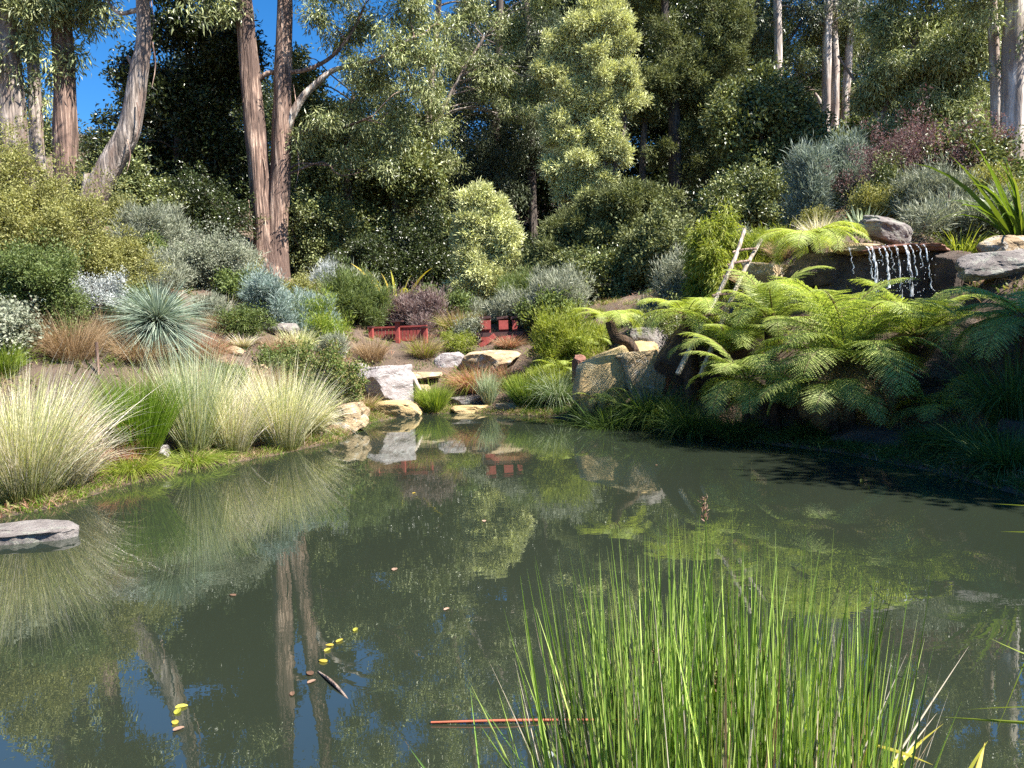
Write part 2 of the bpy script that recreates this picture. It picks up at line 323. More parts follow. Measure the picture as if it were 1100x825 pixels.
M['rock_grey'] = rock_mat('grey_stone', [(0.090, 0.075, 0.068), (0.225, 0.195, 0.180), (0.375, 0.345, 0.323)], 2.5, (.30, .30, .25))
M['rock_red'] = rock_mat('wet_red_stone', [(.10, .05, .035), (.22, .10, .07), (.34, .18, .13)], 2.5)
M['rock_dark'] = rock_mat('shade_dark_stone', [(.035, .027, .022), (.09, .065, .05), (.2, .13, .095)], 2.5)  # darkened stone: shade of the recess and bank put into its colour
def plain(name, c, rough=.6, nz=.25):
    m, n, b, out = newmat(name); t = noise(n, mapping(n, (6, 6, 6)), 2, 6, .7)
    r = ramp(n, [tuple(x * (1 - nz) for x in c), tuple(min(1, x * (1 + nz)) for x in c)], t.outputs[0]); n.links.new(r.outputs[0], b.inputs[0]); b.inputs['Roughness'].default_value = rough
    bump(n, b, t.outputs[0], .004); return m
M['redpaint'] = plain('faded_red_paint', (.30, .055, .045), .8, .5)
M['darkwood'] = plain('dark_stained_timber', (.06, .025, .022), .6)
M['redstick'] = plain('red_brown_stick', (.34, .09, .045), .6)

# ------------------------------------------------------------------ ground, water
def build_ground():
    def axis(lo, hi, f0, f1, st):
        a = list(np.arange(f0, f1 + 1e-6, st)); s = st; q = f1
        while q < hi: s *= 1.16; q = min(hi, q + s); a.append(q)
        s = st; q = f0
        while q > lo: s *= 1.16; q = max(lo, q - s); a.insert(0, q)
        return np.array(a)
    xs = axis(-600, 600, -13, 12, .11); ys = axis(-150, 900, 0, 30, .11)
    X, Y = np.meshgrid(xs, ys); Z = hgt(X, Y)
    g = Geo(); nx, ny = len(xs), len(ys)
    i = (np.arange(ny - 1)[:, None] * nx + np.arange(nx - 1)[None, :]).ravel()
    g.add(np.stack([X, Y, Z], -1).reshape(-1, 3), np.stack([i, i + 1, i + nx + 1, i + nx], 1), np.zeros((nx * ny, 3)))
    m, n, b, out = newmat('mulch_soil'); co = mapping(n, (1, 1, 1))
    t = noise(n, co, 1.1, 6, .6); r = ramp(n, [(.04, .028, .02), (.10, .07, .05), (.18, .125, .09), (.25, .155, .115)], t.outputs[0])
    t2 = noise(n, co, 28, 6, .75); mx = n.nodes.new('ShaderNodeMix'); mx.data_type = 'RGBA'; mx.blend_type = 'OVERLAY'; mx.inputs[0].default_value = .8
    r2 = ramp(n, [(.15, .15, .15), (.85, .85, .85)], t2.outputs[0]); n.links.new(r.outputs[0], mx.inputs[6]); n.links.new(r2.outputs[0], mx.inputs[7])
    n.links.new(mx.outputs[2], b.inputs[0]); b.inputs['Roughness'].default_value = .95; bump(n, b, t2.outputs[0], .06)
    tag(g.build('ground', m, smooth=True), kind='structure')
def build_water():
    g = Geo(); x0, x1, y0, y1 = -9, 8.5, 1.0, 19.5
    V = [(x0, y0, 0), (x1, y0, 0), (x1, y1, 0), (x0, y1, 0)]; g.add(V, [[0, 1, 2, 3]])
    m, n, b, out = newmat('murky_pond_water'); co = mapping(n, (1, 1, 1))
    t = noise(n, co, .35, 3); r = ramp(n, [(.016, .022, .014), (.026, .032, .021)], t.outputs[0]); n.links.new(r.outputs[0], b.inputs[0])
    b.inputs['Roughness'].default_value = .9; b.inputs['Specular IOR Level'].default_value = 0
    gl = n.nodes.new('ShaderNodeBsdfGlossy'); gl.inputs['Roughness'].default_value = .0; gl.inputs[0].default_value = (.9, .94, .92, 1)
    fr = n.nodes.new('ShaderNodeFresnel'); fr.inputs[0].default_value = 2.6
    ms = n.nodes.new('ShaderNodeMixShader'); n.links.new(fr.outputs[0], ms.inputs[0]); n.links.new(b.outputs[0], ms.inputs[1]); n.links.new(gl.outputs[0], ms.inputs[2])
    n.links.new(ms.outputs[0], out.inputs[0])
    t1 = noise(n, mapping(n, (1, 1.6, 1)), 3.2, 3, .5, .4)
    bp = n.nodes.new('ShaderNodeBump'); bp.inputs['Distance'].default_value = .0006; bp.inputs['Strength'].default_value = 1
    n.links.new(t1.outputs[0], bp.inputs['Height']); n.links.new(bp.outputs[0], gl.inputs['Normal'])
    tag(g.build('water', m), kind='structure')
build_ground(); build_water()

# ------------------------------------------------------------------ foliage
LKS = 1.0
LK = {  # leaf length, width, droop of axis, random share, leaves per spray, spray radius
    'euc': (.23, .046, -.9, .75, 22, .30), 'dense': (.155, .08, -.1, .8, 26, .26), 'wattle': (.17, .042, .2, .45, 28, .17),
    'shrub': (.055, .022, .35, .7, 26, .10), 'fine': (.10, .010, .8, .45, 26, .08), 'round': (.07, .045, .2, .8, 22, .12), 'droop': (.16, .03, -.9, .4, 36, .14)}
def foliage(g, clumps, kind, n_spray, size=1.0, shell=.62, wild=.07):
    """clumps: (centre, radii); sprays of leaves set mostly in the outer shell of each clump"""
    L, Wd, dz, rn, npl, sr = LK[kind]; L *= size; Wd *= size; sr *= size
    vol = np.array([np.prod(np.asarray(r) ** .72) for c, r in clumps]); per = np.maximum(3, (n_spray * vol / vol.sum())).astype(int)
    C = np.repeat(np.array([c for c, r in clumps], float), per, 0); Rr = np.repeat(np.array([np.broadcast_to(r, 3) for c, r in clumps], float), per, 0)
    n = len(C); nc = len(clumps); K = 13; ci = np.repeat(np.arange(nc), per)
    su = unit(RNG.normal(size=(nc, K, 3)) + [0, 0, .15]); sq = RNG.uniform(.5, 1.15, (nc, K)); sr_ = RNG.uniform(.16, .38, (nc, K))
    sk = RNG.integers(0, K, n); u = unit(RNG.normal(size=(n, 3)) + [0, 0, .25])
    sub = su[ci, sk] * sq[ci, sk][:, None] + u * (sr_[ci, sk] * (shell + (1 - shell) * RNG.random(n)) * (1 + .25 * np.abs(RNG.normal(size=n))))[:, None]
    core = u * RNG.random(n)[:, None] * .8
    Q = np.where((RNG.random(n) < .85)[:, None], sub, core)
    wl = RNG.random(n) < wild; Q = Q + wl[:, None] * (unit(Q) * .25 + [0, 0, .12]) * RNG.random(n)[:, None] * (1.2 + wild * 6)
    S = C + Q * Rr; u = unit(u + unit(Q) * .7)
    cl = np.repeat(np.clip(RNG.normal(.5, .25, n), 0, 1), npl)
    base = np.repeat(S, npl, 0); uu = np.repeat(u, npl, 0)
    off = RNG.normal(size=base.shape) * sr * .6
    pos = base + off
    ax = uu * .55 + RNG.normal(size=base.shape) * rn + unit(off) * .5 + np.array([0, 0, dz])
    nr = uu * .7 + RNG.normal(size=base.shape) * .7 + np.array([0, 0, .6])
    leaves(g, pos, ax, nr, L * RNG.uniform(.6, 1.25, len(pos)), Wd * RNG.uniform(.7, 1.2, len(pos)), clump=cl)

def limb(g, a, b, r0, r1, n=10, k=5, sag=.12):
    a = np.asarray(a, float); b = np.asarray(b, float); L = np.linalg.norm(b - a)
    m1 = a + (b - a) * .35 + RNG.normal(size=3) * L * sag * .5 + [0, 0, L * .08]; m2 = a + (b - a) * .7 + RNG.normal(size=3) * L * sag * .5 + [0, 0, L * .05]
    tube(g, [a, m1, m2, b], [r0, r0 * .75 + r1 * .25, r0 * .35 + r1 * .65, r1], n, k, .05)
def tree(name, label, D, base, stems, clumps, bark, leaf, kind, n_spray, size=1.0, group=None, cat='tree', branches=1.0, extra=(), spread=1.0, shell=.55, limb_w=.05, pale=(), strips=()):
    """stems: lists of (px, py, width px[, extra depth]); clumps: (px, py, radius px[, depth offset]) — turned into real places at distance D"""
    o = G(base, D); root = empty(name, o, label, cat, group)
    tg = Geo(); pg = Geo(); spts = []
    for si, s in enumerate(stems):
        pts = []; rad = []
        for q in s:
            dd = D + (q[3] if len(q) > 3 else 0); pts.append(P(q[0], q[1], dd)); rad.append(mpx(q[2], dd) / 2)
        if s is stems[0] or s[0][1] > stems[0][0][1] - 40:
            b = pts[0].copy(); b[2] = min(b[2], ground(b[0], b[1])) - .3; pts.insert(0, b); rad.insert(0, rad[0] * 1.25)
        big = max(rad) > .12
        tube(pg if si in pale else tg, pts, rad, 70 if big else 22, 22 if big else 9, .05)
        spts += [(p, r) for p, r in zip(smooth_path(pts, 24)[3:], smooth_path(np.array(rad)[:, None], 24)[3:, 0])]
    cl = []
    for c in clumps:
        dd = (c[3] if len(c) > 3 else RNG.uniform(-1, 1) * mpx(c[2], D) * 1.2 * spread); p = P(c[0], c[1], D + dd); r = mpx(c[2], D)
        cl.append((p, (r, r * .95, r * (c[4] if len(c) > 4 else .72))))
    for c, r in cl:
        if RNG.random() > branches or not spts: continue
        cand = [(np.linalg.norm(c - p) + max(0, p[2] - c[2]) * 2, i) for i, (p, q) in enumerate(spts)]
        p, q = spts[min(cand)[1]]
        r0 = min(q * .45, limb_w)
        limb(tg, p, c, r0, .012)
        for _ in range(4):
            u = unit(RNG.normal(size=3) + [0, 0, .2]); limb(tg, c - (c - p) * RNG.uniform(0, .35), c + u * np.array(r) * .85, r0 * .35, .006, 6, 4)
    tg.build('trunk', M[bark], root, o, True)
    if pale: pg.build('branch', M['bark_pale'], root, o, True)
    for x, ya, yb in strips:
        g = Geo(); a = P(x, ya, D - .25); m_ = P(x + 3, (ya + yb) / 2, D - .3); e = P(x - 1, yb, D - .35); tube(g, [a, m_, e], [.02, .016, .006], 14, 4, .1); g.build('bark_strip', M['bark_red'], root, o)
    fg = Geo(); foliage(fg, cl, kind, n_spray, size, shell)
    fg.build('crown', M[leaf], root, o)
    return root
def fill(px0, py0, px1, py1, n, r0, r1, top=None, seed=1):
    """n clumps inside a box of the photo; top(px) may lower the upper edge"""
    rr = np.random.default_rng(seed); out = []
    for i in range(n):
        x = rr.uniform(px0, px1); y = rr.uniform(py0 if top is None else max(py0, top(x)), py1)
        out.append((x, y, rr.uniform(r0, r1)))
    return out

# far wooded hillside behind every tree one can tell apart
TOPX = [0, 75, 80, 105, 135, 150, 200, 250, 330, 345, 380, 430, 470, 485, 550, 700, 800, 860, 940, 1000, 1100]
TOPY = [60, 130, 150, 150, 130, 50, 20, 50, 80, 110, 140, 130, 100, -30, -90, -90, -10, 5, 15, 0, -30]
def far_wood():
    g = Geo(); cl = []
    for i in range(1500):
        px = RNG.uniform(-160, 1260) if i < 1200 else RNG.uniform(560, 780); D = RNG.uniform(41, 58); top = np.interp(px, TOPX, TOPY)
        py = RNG.uniform(top + 22, 330); p = P(px, py, D); r = RNG.uniform(1.0, 1.9)
        cl.append((p, (r, r, r * .8)))
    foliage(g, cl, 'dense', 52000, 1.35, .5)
    tag(g.build('far_wood', M['dense']), 'dark mass of far woodland filling the hillside behind all the trees', 'woodland', kind='stuff')  # dark leaf colour stands in for the shade of the wood
far_wood()

# ---- gum trees on the left hill
UPC = lambda x, s=1: [(x - 40 * s, -60, 34), (x + 30 * s, -90, 38), (x, -140, 44), (x - 20 * s, -200, 40), (x + 35 * s, -30, 24)]
tree('gum_tree', 'thick grey-brown gum trunk at the far left edge of the hill', 22, 16,
     [[(22, 225, 30), (17, 160, 27), (12, 90, 24), (9, 30, 20), (6, -60, 18), (0, -200, 12)]],
     [(15, 40, 24), (22, 85, 12), (-12, 70, 26), (30, 45, 12), (35, 8, 22), (10, -20, 30)] + UPC(0), 'bark_grey', 'euc', 'euc', 1300, .95)
tree('gum_tree', 'slender pale gum trunk between two thicker trunks on the left hill', 25, 44,
     [[(47, 225, 15), (40, 160, 13), (37, 90, 12), (33, 20, 11), (26, -60, 9), (20, -180, 6)]],
     [(46, 20, 16), (52, 110, 10), (45, -20, 24)] + UPC(30), 'bark_grey', 'euc', 'euc', 800, .95)
tree('gum_tree', 'straight brown-barked gum trunk beside the patch of blue sky', 22.5, 72,
     [[(72, 235, 25), (70, 170, 24), (69, 90, 21), (66, 20, 19), (62, -60, 16), (60, -200, 10)]],
     [(75, 20, 22), (92, 8, 20), (60, 75, 15), (80, 60, 12), (110, 8, 16), (85, -25, 28)] + UPC(70), 'bark_red', 'euc', 'euc', 900, .95)
tree('leaning_gum_tree', 'curved pale gum trunk leaning right above the olive shrub', 19, 96,
     [[(88, 245, 30), (103, 208, 27), (122, 172, 24), (137, 145, 22), (143, 120, 21), (149, 80, 18), (154, 45, 15), (153, 0, 13), (150, -60, 11), (156, -180, 8)],
      [(92, 215, 10), (93, 196, 9), (94, 186, 8)], [(144, 72, 5), (139, 64, 4), (137, 60, 3)], [(150, 10, 5), (128, 14, 4), (112, -4, 2)]],
     [(180, -30, 22), (120, -40, 26), (200, -80, 36), (205, 5, 12)] + UPC(155), 'bark_grey', 'euc', 'euc', 420, .8, branches=.7, strips=((162, 0, 50), (164, 45, 95), (147, 110, 150), (137, 150, 185)))
# ---- the twin-trunk gum
tree('twin_gum_tree', 'twin-stemmed red-brown stringy gum tree rising behind the blue round shrub', 27, 290,
     [[(291, 300, 42), (286, 262, 26), (280, 200, 23), (273, 130, 21), (268, 70, 20), (262, 0, 17), (257, -60, 14), (250, -200, 9)],
      [(293, 300, 40), (297, 255, 24), (301, 200, 21), (303, 120, 19), (304, 60, 17), (306, 0, 15), (304, -70, 12), (308, -200, 8)],
      [(303, 150, 9), (312, 128, 9), (325, 105, 8), (345, 85, 6), (362, 74, 5), (400, 66, 3.5, -.6), (445, 40, 2.5, -1)],
      [(275, 88, 6), (290, 78, 5), (325, 76, 4.5), (355, 62, 4), (378, 35, 3), (392, 5, 2)],
      [(303, 160, 5), (330, 140, 4), (365, 138, 3), (400, 125, 2, -1)],
      [(264, 15, 6), (250, 8, 5), (235, -12, 4)]],
     [(340, 14, 16), (365, 40, 16), (395, 30, 24), (380, 75, 18), (410, 85, 22), (425, 55, 22), (445, 30, 22), (462, 60, 18), (455, 95, 16), (385, 112, 18, 1),
      (425, 120, 20), (395, 145, 20), (350, 130, 16), (430, 150, 16), (330, 150, 14), (370, 170, 18), (410, 178, 16), (440, 5, 20), (480, 30, 14), (245, 12, 16), (225, 5, 18), (365, -20, 26), (420, -30, 28)] + UPC(290) + UPC(400),
     'bark_red', 'euc', 'euc', 3600, .88, branches=.9, pale=(2,), strips=((267, 215, 280), (318, 150, 205), (262, 60, 110), (315, 90, 140), (283, 170, 215)))
# ---- dense trees
tree('blackwood_tree', 'dark dense evergreen tree filling the gap behind the leaning trunk', 30, 190,
     [[(195, 275, 14), (192, 200, 12), (195, 120, 9), (205, 40, 5)]],
     fill(135, 20, 262, 140, 24, 16, 26, lambda x: np.interp(x, [135, 150, 170, 200, 262], [85, 55, 20, 5, 30]), 3) + fill(95, 120, 270, 265, 38, 15, 25, lambda x: np.interp(x, [95, 130, 150], [150, 120, 100]), 4) + [(127, 68, 8), (120, 130, 10), (112, 132, 8), (200, -10, 26), (230, -25, 24)],
     'bark_dark', 'dense', 'dense', 3000, 1.15, branches=.7)
tree('blackwood_tree', 'leafy mid-green tree just right of the twin-stemmed gum', 31, 375,
     [[(372, 290, 12), (375, 220, 10), (372, 150, 7), (380, 100, 4)], [(420, 300, 9), (425, 230, 8), (430, 160, 5)]],
     fill(312, 110, 470, 290, 46, 15, 26, lambda x: np.interp(x, [312, 350, 420, 470], [90, 120, 140, 150]), 5) + [(325, 90, 20), (318, 60, 14), (340, 120, 18)],
     'bark_dark', 'mid', 'dense', 3000, 1.1, branches=.8)
tree('pine_tree', 'tall dark needle-leaved tree left of the pale wattle clumps', 36, 530,
     [[(532, 320, 14), (530, 200, 12), (535, 80, 9), (538, -40, 6), (540, -160, 4)], [(575, 320, 10), (570, 150, 8), (566, 20, 6), (560, -120, 4)]],
     fill(478, 10, 600, 200, 40, 14, 26, lambda x: np.interp(x, [478, 500, 540, 600], [60, 0, 0, 0]), 6) + fill(460, 150, 620, 330, 40, 18, 28, None, 7) + [(490, 60, 16), (500, 20, 18), (515, -30, 26), (560, -50, 30), (540, -110, 34), (590, -120, 34)],
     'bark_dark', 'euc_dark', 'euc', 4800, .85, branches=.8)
# ---- wattles in the centre
tree('wattle_tree', 'tall pale green wattle with cloud-like foliage clumps in the centre', 26, 640,
     [[(632, 335, 13), (640, 260, 12), (648, 190, 10), (640, 110, 8), (632, 40, 6), (636, -60, 4)], [(648, 220, 6), (668, 150, 5), (672, 100, 4)], [(646, 230, 5), (615, 215, 4), (600, 200, 3)]],
     [(628, 28, 24), (652, 22, 22), (600, 52, 20), (630, 58, 25), (655, 52, 22), (585, 78, 15), (612, 86, 22), (645, 86, 24), (668, 82, 17), (625, 112, 20), (655, 112, 22), (675, 108, 13),
      (600, 128, 15), (608, 150, 18), (635, 148, 22), (655, 165, 18), (625, 180, 22), (598, 182, 15), (650, 192, 13), (620, 206, 18), (640, -25, 20), (625, -70, 18), (650, -110, 18)],
     'bark_dark', 'wattle', 'wattle', 6500, .85, spread=.3, shell=.7)
tree('wattle_tree', 'small rounded pale wattle crown low against the dark shade', 24, 522,
     [[(520, 335, 8), (522, 290, 6), (520, 240, 4)]], [(512, 218, 18), (530, 225, 18), (520, 242, 24), (545, 258, 14), (505, 238, 14), (500, 258, 12), (530, 268, 18), (508, 280, 16), (545, 285, 16), (520, 300, 18), (500, 315, 16), (540, 318, 18)],
     'bark_dark', 'wattle', 'wattle', 2400, .85, spread=.6, shell=.7)
tree('wattle_tree', 'broad low wattle spreading below the tall pale wattle', 23, 650,
     [[(650, 340, 9), (652, 290, 8), (650, 240, 5)], [(653, 300, 6), (690, 250, 4)], [(651, 300, 6), (610, 270, 4)]],
     [(640, 232, 26), (668, 225, 26), (700, 215, 24), (610, 250, 24), (645, 262, 28), (680, 258, 28), (590, 280, 22), (622, 290, 26), (660, 292, 26), (695, 285, 24), (712, 245, 20), (570, 300, 16), (645, 315, 24), (690, 312, 20)],
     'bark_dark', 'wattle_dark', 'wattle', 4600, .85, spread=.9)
tree('wattle_tree', 'tall dark wattle with exposed forked trunks right of centre', 30, 745,
     [[(727, 330, 15), (726, 230, 14), (725, 150, 13), (722, 90, 11), (715, 20, 8), (710, -100, 6)], [(756, 320, 12), (757, 240, 11), (762, 150, 10), (768, 90, 8), (775, 0, 6)], [(692, 300, 8), (690, 190, 7), (695, 100, 5)]],
     fill(686, -10, 800, 125, 34, 15, 26, None, 9) + fill(745, 110, 810, 250, 16, 16, 26, None, 10) + [(700, 100, 24), (705, 165, 20), (735, 190, 18), (700, -50, 30), (760, -60, 34), (740, -120, 34), (690, -110, 30), (720, 245, 20), (742, 232, 20)],
     'bark_dark', 'wattle_dark', 'wattle', 5600, .9, branches=.6)
tree('gum_tree', 'airy gum with drooping grey-green foliage filling the top left of the tall wattle', 33, 455,
     [[(455, 330, 10), (458, 200, 9), (462, 100, 8), (470, 20, 6), (478, -100, 4)], [(460, 150, 5), (490, 90, 4), (520, 40, 3)], [(461, 120, 5), (435, 70, 4), (420, 20, 3)]],
     fill(395, 60, 500, 230, 26, 12, 20, None, 31) + fill(500, -20, 600, 130, 22, 12, 20, None, 32) + [(470, -40, 26), (500, -80, 30), (440, -80, 26)], 'bark_grey', 'euc', 'euc', 2800, .85, branches=.9)
tree('gum_tree', 'airy gum with fine pale branches behind the dark forked wattle', 34, 800,
     [[(800, 300, 10), (802, 200, 9), (806, 100, 8), (812, 20, 6), (818, -100, 4)], [(803, 170, 5), (840, 110, 4), (870, 50, 3)], [(804, 140, 5), (780, 80, 4), (765, 20, 3)], [(806, 100, 4), (850, 40, 3), (880, -10, 2)]],
     fill(770, -20, 960, 130, 40, 11, 19, None, 33) + [(800, -60, 30), (860, -70, 30), (920, -70, 30)], 'bark_grey', 'euc', 'euc', 3000, .85, branches=.9)
# ---- right-hand gums
for i, (lab, pts, n) in enumerate([
    ('slim pale gum trunk standing alone behind the dark shrubs', [(836, 240, 8), (835, 150, 8), (836, 60, 8), (835, 0, 8), (834, -150, 6)], 260),
    ('leftmost of three pale gum trunks rising close together', [(882, 250, 9), (886, 160, 9), (888, 80, 9), (889, 0, 9), (890, -150, 6)], 320),
    ('middle of three pale gum trunks with a low crooked fork', [(896, 250, 9), (896, 150, 9), (897, 80, 9), (895, 0, 8), (898, -150, 6)], 300),
    ('rightmost of three pale gum trunks bending slightly right', [(907, 255, 10), (907, 160, 9), (908, 110, 8), (912, 50, 8), (917, -20, 7), (922, -150, 5)], 320)]):
    st = [pts] + ([[(889, 130, 5), (880, 108, 4), (875, 100, 3)]] if i == 2 else [])
    x = pts[-2][0]
    tree('gum_tree', lab, 32 + i * .6, pts[0][0], st, [(x - 25, -20, 22), (x + 25, 10, 18), (x - 10, 25, 16), (x + 10, -60, 30), (x - 20, -110, 34), (x + 25, -140, 34)],
         'bark_pale', 'euc_dark', 'euc', n * 2, .85, group='tall pale gums behind the waterfall', limb_w=.04)
tree('gum_tree', 'broad pale gum trunk at the right edge of the picture', 20, 1088,
     [[(1090, 235, 25), (1088, 160, 24), (1089, 80, 22), (1091, 0, 20), (1094, -150, 14)]],
     [(1080, -30, 22), (1060, 20, 16), (1075, 70, 12), (1110, 30, 26)] + UPC(1100), 'bark_pale', 'euc', 'euc', 600, .75)
tree('gum_tree', 'narrow pale gum trunk touching the broad one at the right edge', 20.6, 1070,
     [[(1071, 235, 11), (1071, 160, 11), (1069, 80, 10), (1066, 0, 9), (1060, -150, 6)]],
     [(1045, 10, 18), (1050, -40, 26), (1085, -80, 26), (1040, -110, 30)], 'bark_pale', 'euc', 'euc', 420, .75)
tree('spreading_gum_tree', 'spreading open gum with long diagonal branches right of the three trunks', 23, 940,
     [[(925, 245, 9), (930, 190, 8), (945, 130, 6), (965, 80, 5), (990, 30, 4), (1010, -30, 3)], [(930, 180, 5), (965, 150, 4), (1005, 130, 3), (1050, 110, 2)], [(945, 130, 4), (920, 90, 3), (900, 60, 2)],
      [(935, 160, 4), (985, 100, 3), (1030, 60, 2), (1060, 40, 1.5)], [(960, 90, 3), (1000, 70, 2), (1040, 20, 1.5)]],
     fill(925, 60, 1065, 175, 38, 10, 19, None, 12) + fill(930, -10, 1065, 70, 20, 10, 18, None, 13) + [(1000, -40, 30), (950, -60, 30), (1040, -90, 30)],
     'bark_grey', 'euc', 'euc', 3600, .85, branches=.8)
tree('blackwood_tree', 'dark bushy tree below the lone slim gum trunk', 25, 815,
     [[(815, 270, 8), (815, 200, 6), (820, 130, 4)]], fill(780, 80, 870, 240, 30, 13, 24, lambda x: np.interp(x, [780, 815, 870], [120, 70, 130]), 14),
     'bark_dark', 'mid', 'dense', 2300, 1.0, branches=.5)
tree('blackwood_tree', 'green understorey tree standing behind the blue-grey wispy shrub', 27, 925,
     [[(925, 250, 8), (925, 200, 6), (925, 160, 4)]], fill(850, 140, 1060, 235, 34, 13, 22, None, 15), 'bark_dark', 'mid', 'dense', 2300, 1.0, branches=.4)

# ------------------------------------------------------------------ rocks
def ico(sub):
    import bmesh
    bm = bmesh.new(); bmesh.ops.create_icosphere(bm, subdivisions=sub, radius=1)
    V = np.array([v.co[:] for v in bm.verts]); F = np.array([[v.index for v in f.verts] for f in bm.faces]); bm.free(); return V, F
ICO5 = ico(5); ICO4 = ico(4)
def rock_shape(seed, dims, facets=11, rough=.05, yaw=0., pitch=0., sub=5, flat=None):
    rr = np.random.default_rng(seed); V, F = ICO5 if sub == 5 else ICO4
    nrm = unit(rr.normal(size=(facets, 3))); h = rr.uniform(.62, .95, facets)
    nrm = np.vstack([nrm, [[0, 0, -1]], [[rr.uniform(-.15, .15), rr.uniform(-.2, .1), 1]]]); h = np.r_[h, .7, rr.uniform(.6, .75)]
    if flat is not None: h[-1] = flat
    dt = V @ nrm.T; rad = np.min(np.where(dt > .05, h / np.maximum(dt, .05), 9), 1); rad = np.minimum(rad, 1.12)
    Q = V * rad[:, None]
    ph = rr.random(9) * 6.3
    nz = sum((.5 ** k) * np.sin(Q[:, 0] * 2.6 * 2 ** k + ph[k] + 1.7 * np.sin(Q[:, 1] * 2.1 * 2 ** k + ph[k + 3])) * np.sin(Q[:, 2] * 2.9 * 2 ** k + ph[k + 2] + Q[:, 1] * 2 ** k) for k in range(5))
    nz = nz - .9 * np.exp(-np.abs(np.sin(Q[:, 0] * 3.1 + 1.6 * np.sin(Q[:, 1] * 2.7 + ph[4]) + Q[:, 2] * 1.9 + ph[5])) * 14) - .6 * np.exp(-np.abs(np.sin(Q[:, 2] * 4.3 + 1.2 * np.sin(Q[:, 0] * 3.3 + ph[6]) + ph[7])) * 16) + rr.normal(size=len(Q)) * .035
    strat = np.sin(Q[:, 2] * 11 + nz * 1.5 + ph[8]) * .35
    Q = Q + V * ((nz + strat) * rough)[:, None]
    Q = Q * np.array(dims) / 2
    c, s = math.cos(pitch), math.sin(pitch); Q = Q @ np.array([[c, 0, s], [0, 1, 0], [-s, 0, c]])
    c, s = math.cos(yaw), math.sin(yaw); Q = Q @ np.array([[c, s, 0], [-s, c, 0], [0, 0, 1]])
    return Q, F
def rock(label, px, py, D, w, h, mat, seed, depth=.8, yaw=0., pitch=0., name='boulder', cat='rock', group=None, rough=.05, flat=None, facets=11):
    """px, py: the middle of the rock in the photo; w, h in photo pixels"""
    c = P(px, py, D); Q, F = rock_shape(seed, (mpx(w, D) * 1.12, mpx(w, D) * depth, mpx(h, D) * 1.3), facets, rough, yaw, pitch, flat=flat)
    gz = ground(c[0], c[1])
    if Q[:, 2].max() + c[2] < gz + .06: c = c + [0, 0, gz + .10 - Q[:, 2].max() - c[2]]
    lo = Q[:, 2].min() + c[2]; low = Q[:, 2] < 0
    if 'capstone' in label: gz = 2.76
    if lo > gz - .06 and 'ledge' not in label: Q[low, 2] *= (c[2] - gz + .08) / (c[2] - lo)      # bed it into the ground
    g = Geo(); g.add(Q + c, F); o = g.build(name, M[mat], None, (c[0], c[1], c[2] + Q[:, 2].min()), True)
    o.data.polygons.foreach_set('use_smooth', np.zeros(len(F), bool))
    return tag(o, label, cat, group)
rock('large pale pink boulder leaning beside the grassy inlet', 415, 409, 15.6, 58, 38, 'rock_pink', 3, .7, .2, .12)
rock('pale grey boulder behind the pink boulder with a dark crack', 481, 391, 17.4, 34, 26, 'rock_pink', 8, .8, .5)
rock('flat tan slab between the pink boulder and the grey boulder', 448, 404, 16.6, 44, 13, 'rock_tan', 9, .9, .1, flat=.5)
rock('golden flat stone at the water edge below the pink boulder', 428, 437, 14.9, 46, 15, 'rock_gold', 12, .7, 0, 0, flat=.6, facets=7)
rock('cracked tan boulder at the water left of the golden stone', 372, 452, 12.9, 54, 34, 'rock_tan', 15, .8, .3, .15, rough=.07)
rock('pale tan stone partly hidden left of the pink boulder', 375, 412, 15.2, 30, 16, 'rock_tan', 16, .8)
rock('flat grey stone lying low in front of the red grass', 500, 428, 15.8, 40, 8, 'rock_grey', 17, .8, flat=.5)
rock('thin yellowish stone at the water beside the pale sedge', 508, 438, 15.3, 38, 7, 'rock_gold', 18, .8, flat=.5)
rock('pinkish stone showing behind the red grass clump', 530, 385, 17.2, 52, 16, 'rock_tan', 19, .8)
rock('sunlit pinkish slab on the path below the red posts', 600, 378, 17.5, 62, 16, 'rock_tan', 20, .8, -.2, .1)
rock('big split boulder with cream and orange faces right of centre', 662, 390, 13.2, 84, 32, 'rock_gold', 9, .5, .35, .3, facets=8)
rock('small reddish stone left of the split boulder', 622, 388, 14.6, 18, 16, 'rock_red', 25)
rock('rounded grey boulder with a pink rim under the tree ferns', 697, 364, 13.6, 36, 26, 'rock_grey', 26)
rock('pale round stone behind the grassy bank beside the tussocks', 277, 399, 14, 26, 15, 'rock_tan', 27)
rock('small white stone in the grass at the left water edge', 166, 492, 9.8, 30, 14, 'rock_pink', 28)
rock('half-buried pale stone beneath the blue round shrub', 300, 355, 16.2, 34, 18, 'rock_grey', 29)
rock('small brown stone on the slope between two tussocks', 252, 378, 14.2, 22, 12, 'rock_tan', 30)
rock('flat grey-pink slab reaching into the water at the left edge', 14, 572, 6.35, 108, 22, 'rock_grey', 132, .5, .05, 0, flat=.3, facets=7, rough=.07, name='flat_stone')
rock('small pinkish boulder between the far rushes and the lime bush', 590, 415, 15.4, 30, 18, 'rock_pink', 51, .8)
rock('low tan stepping stone at the waterline right of the pale sedge', 545, 440, 15.0, 30, 8, 'rock_tan', 52, .8, flat=.5)
rock('rounded pinkish stone left of the red railing grass', 385, 398, 16.6, 26, 16, 'rock_pink', 53, .8)
rock('small tan stone touching the right side of the pink boulder', 452, 418, 15.7, 22, 12, 'rock_tan', 54, .8)
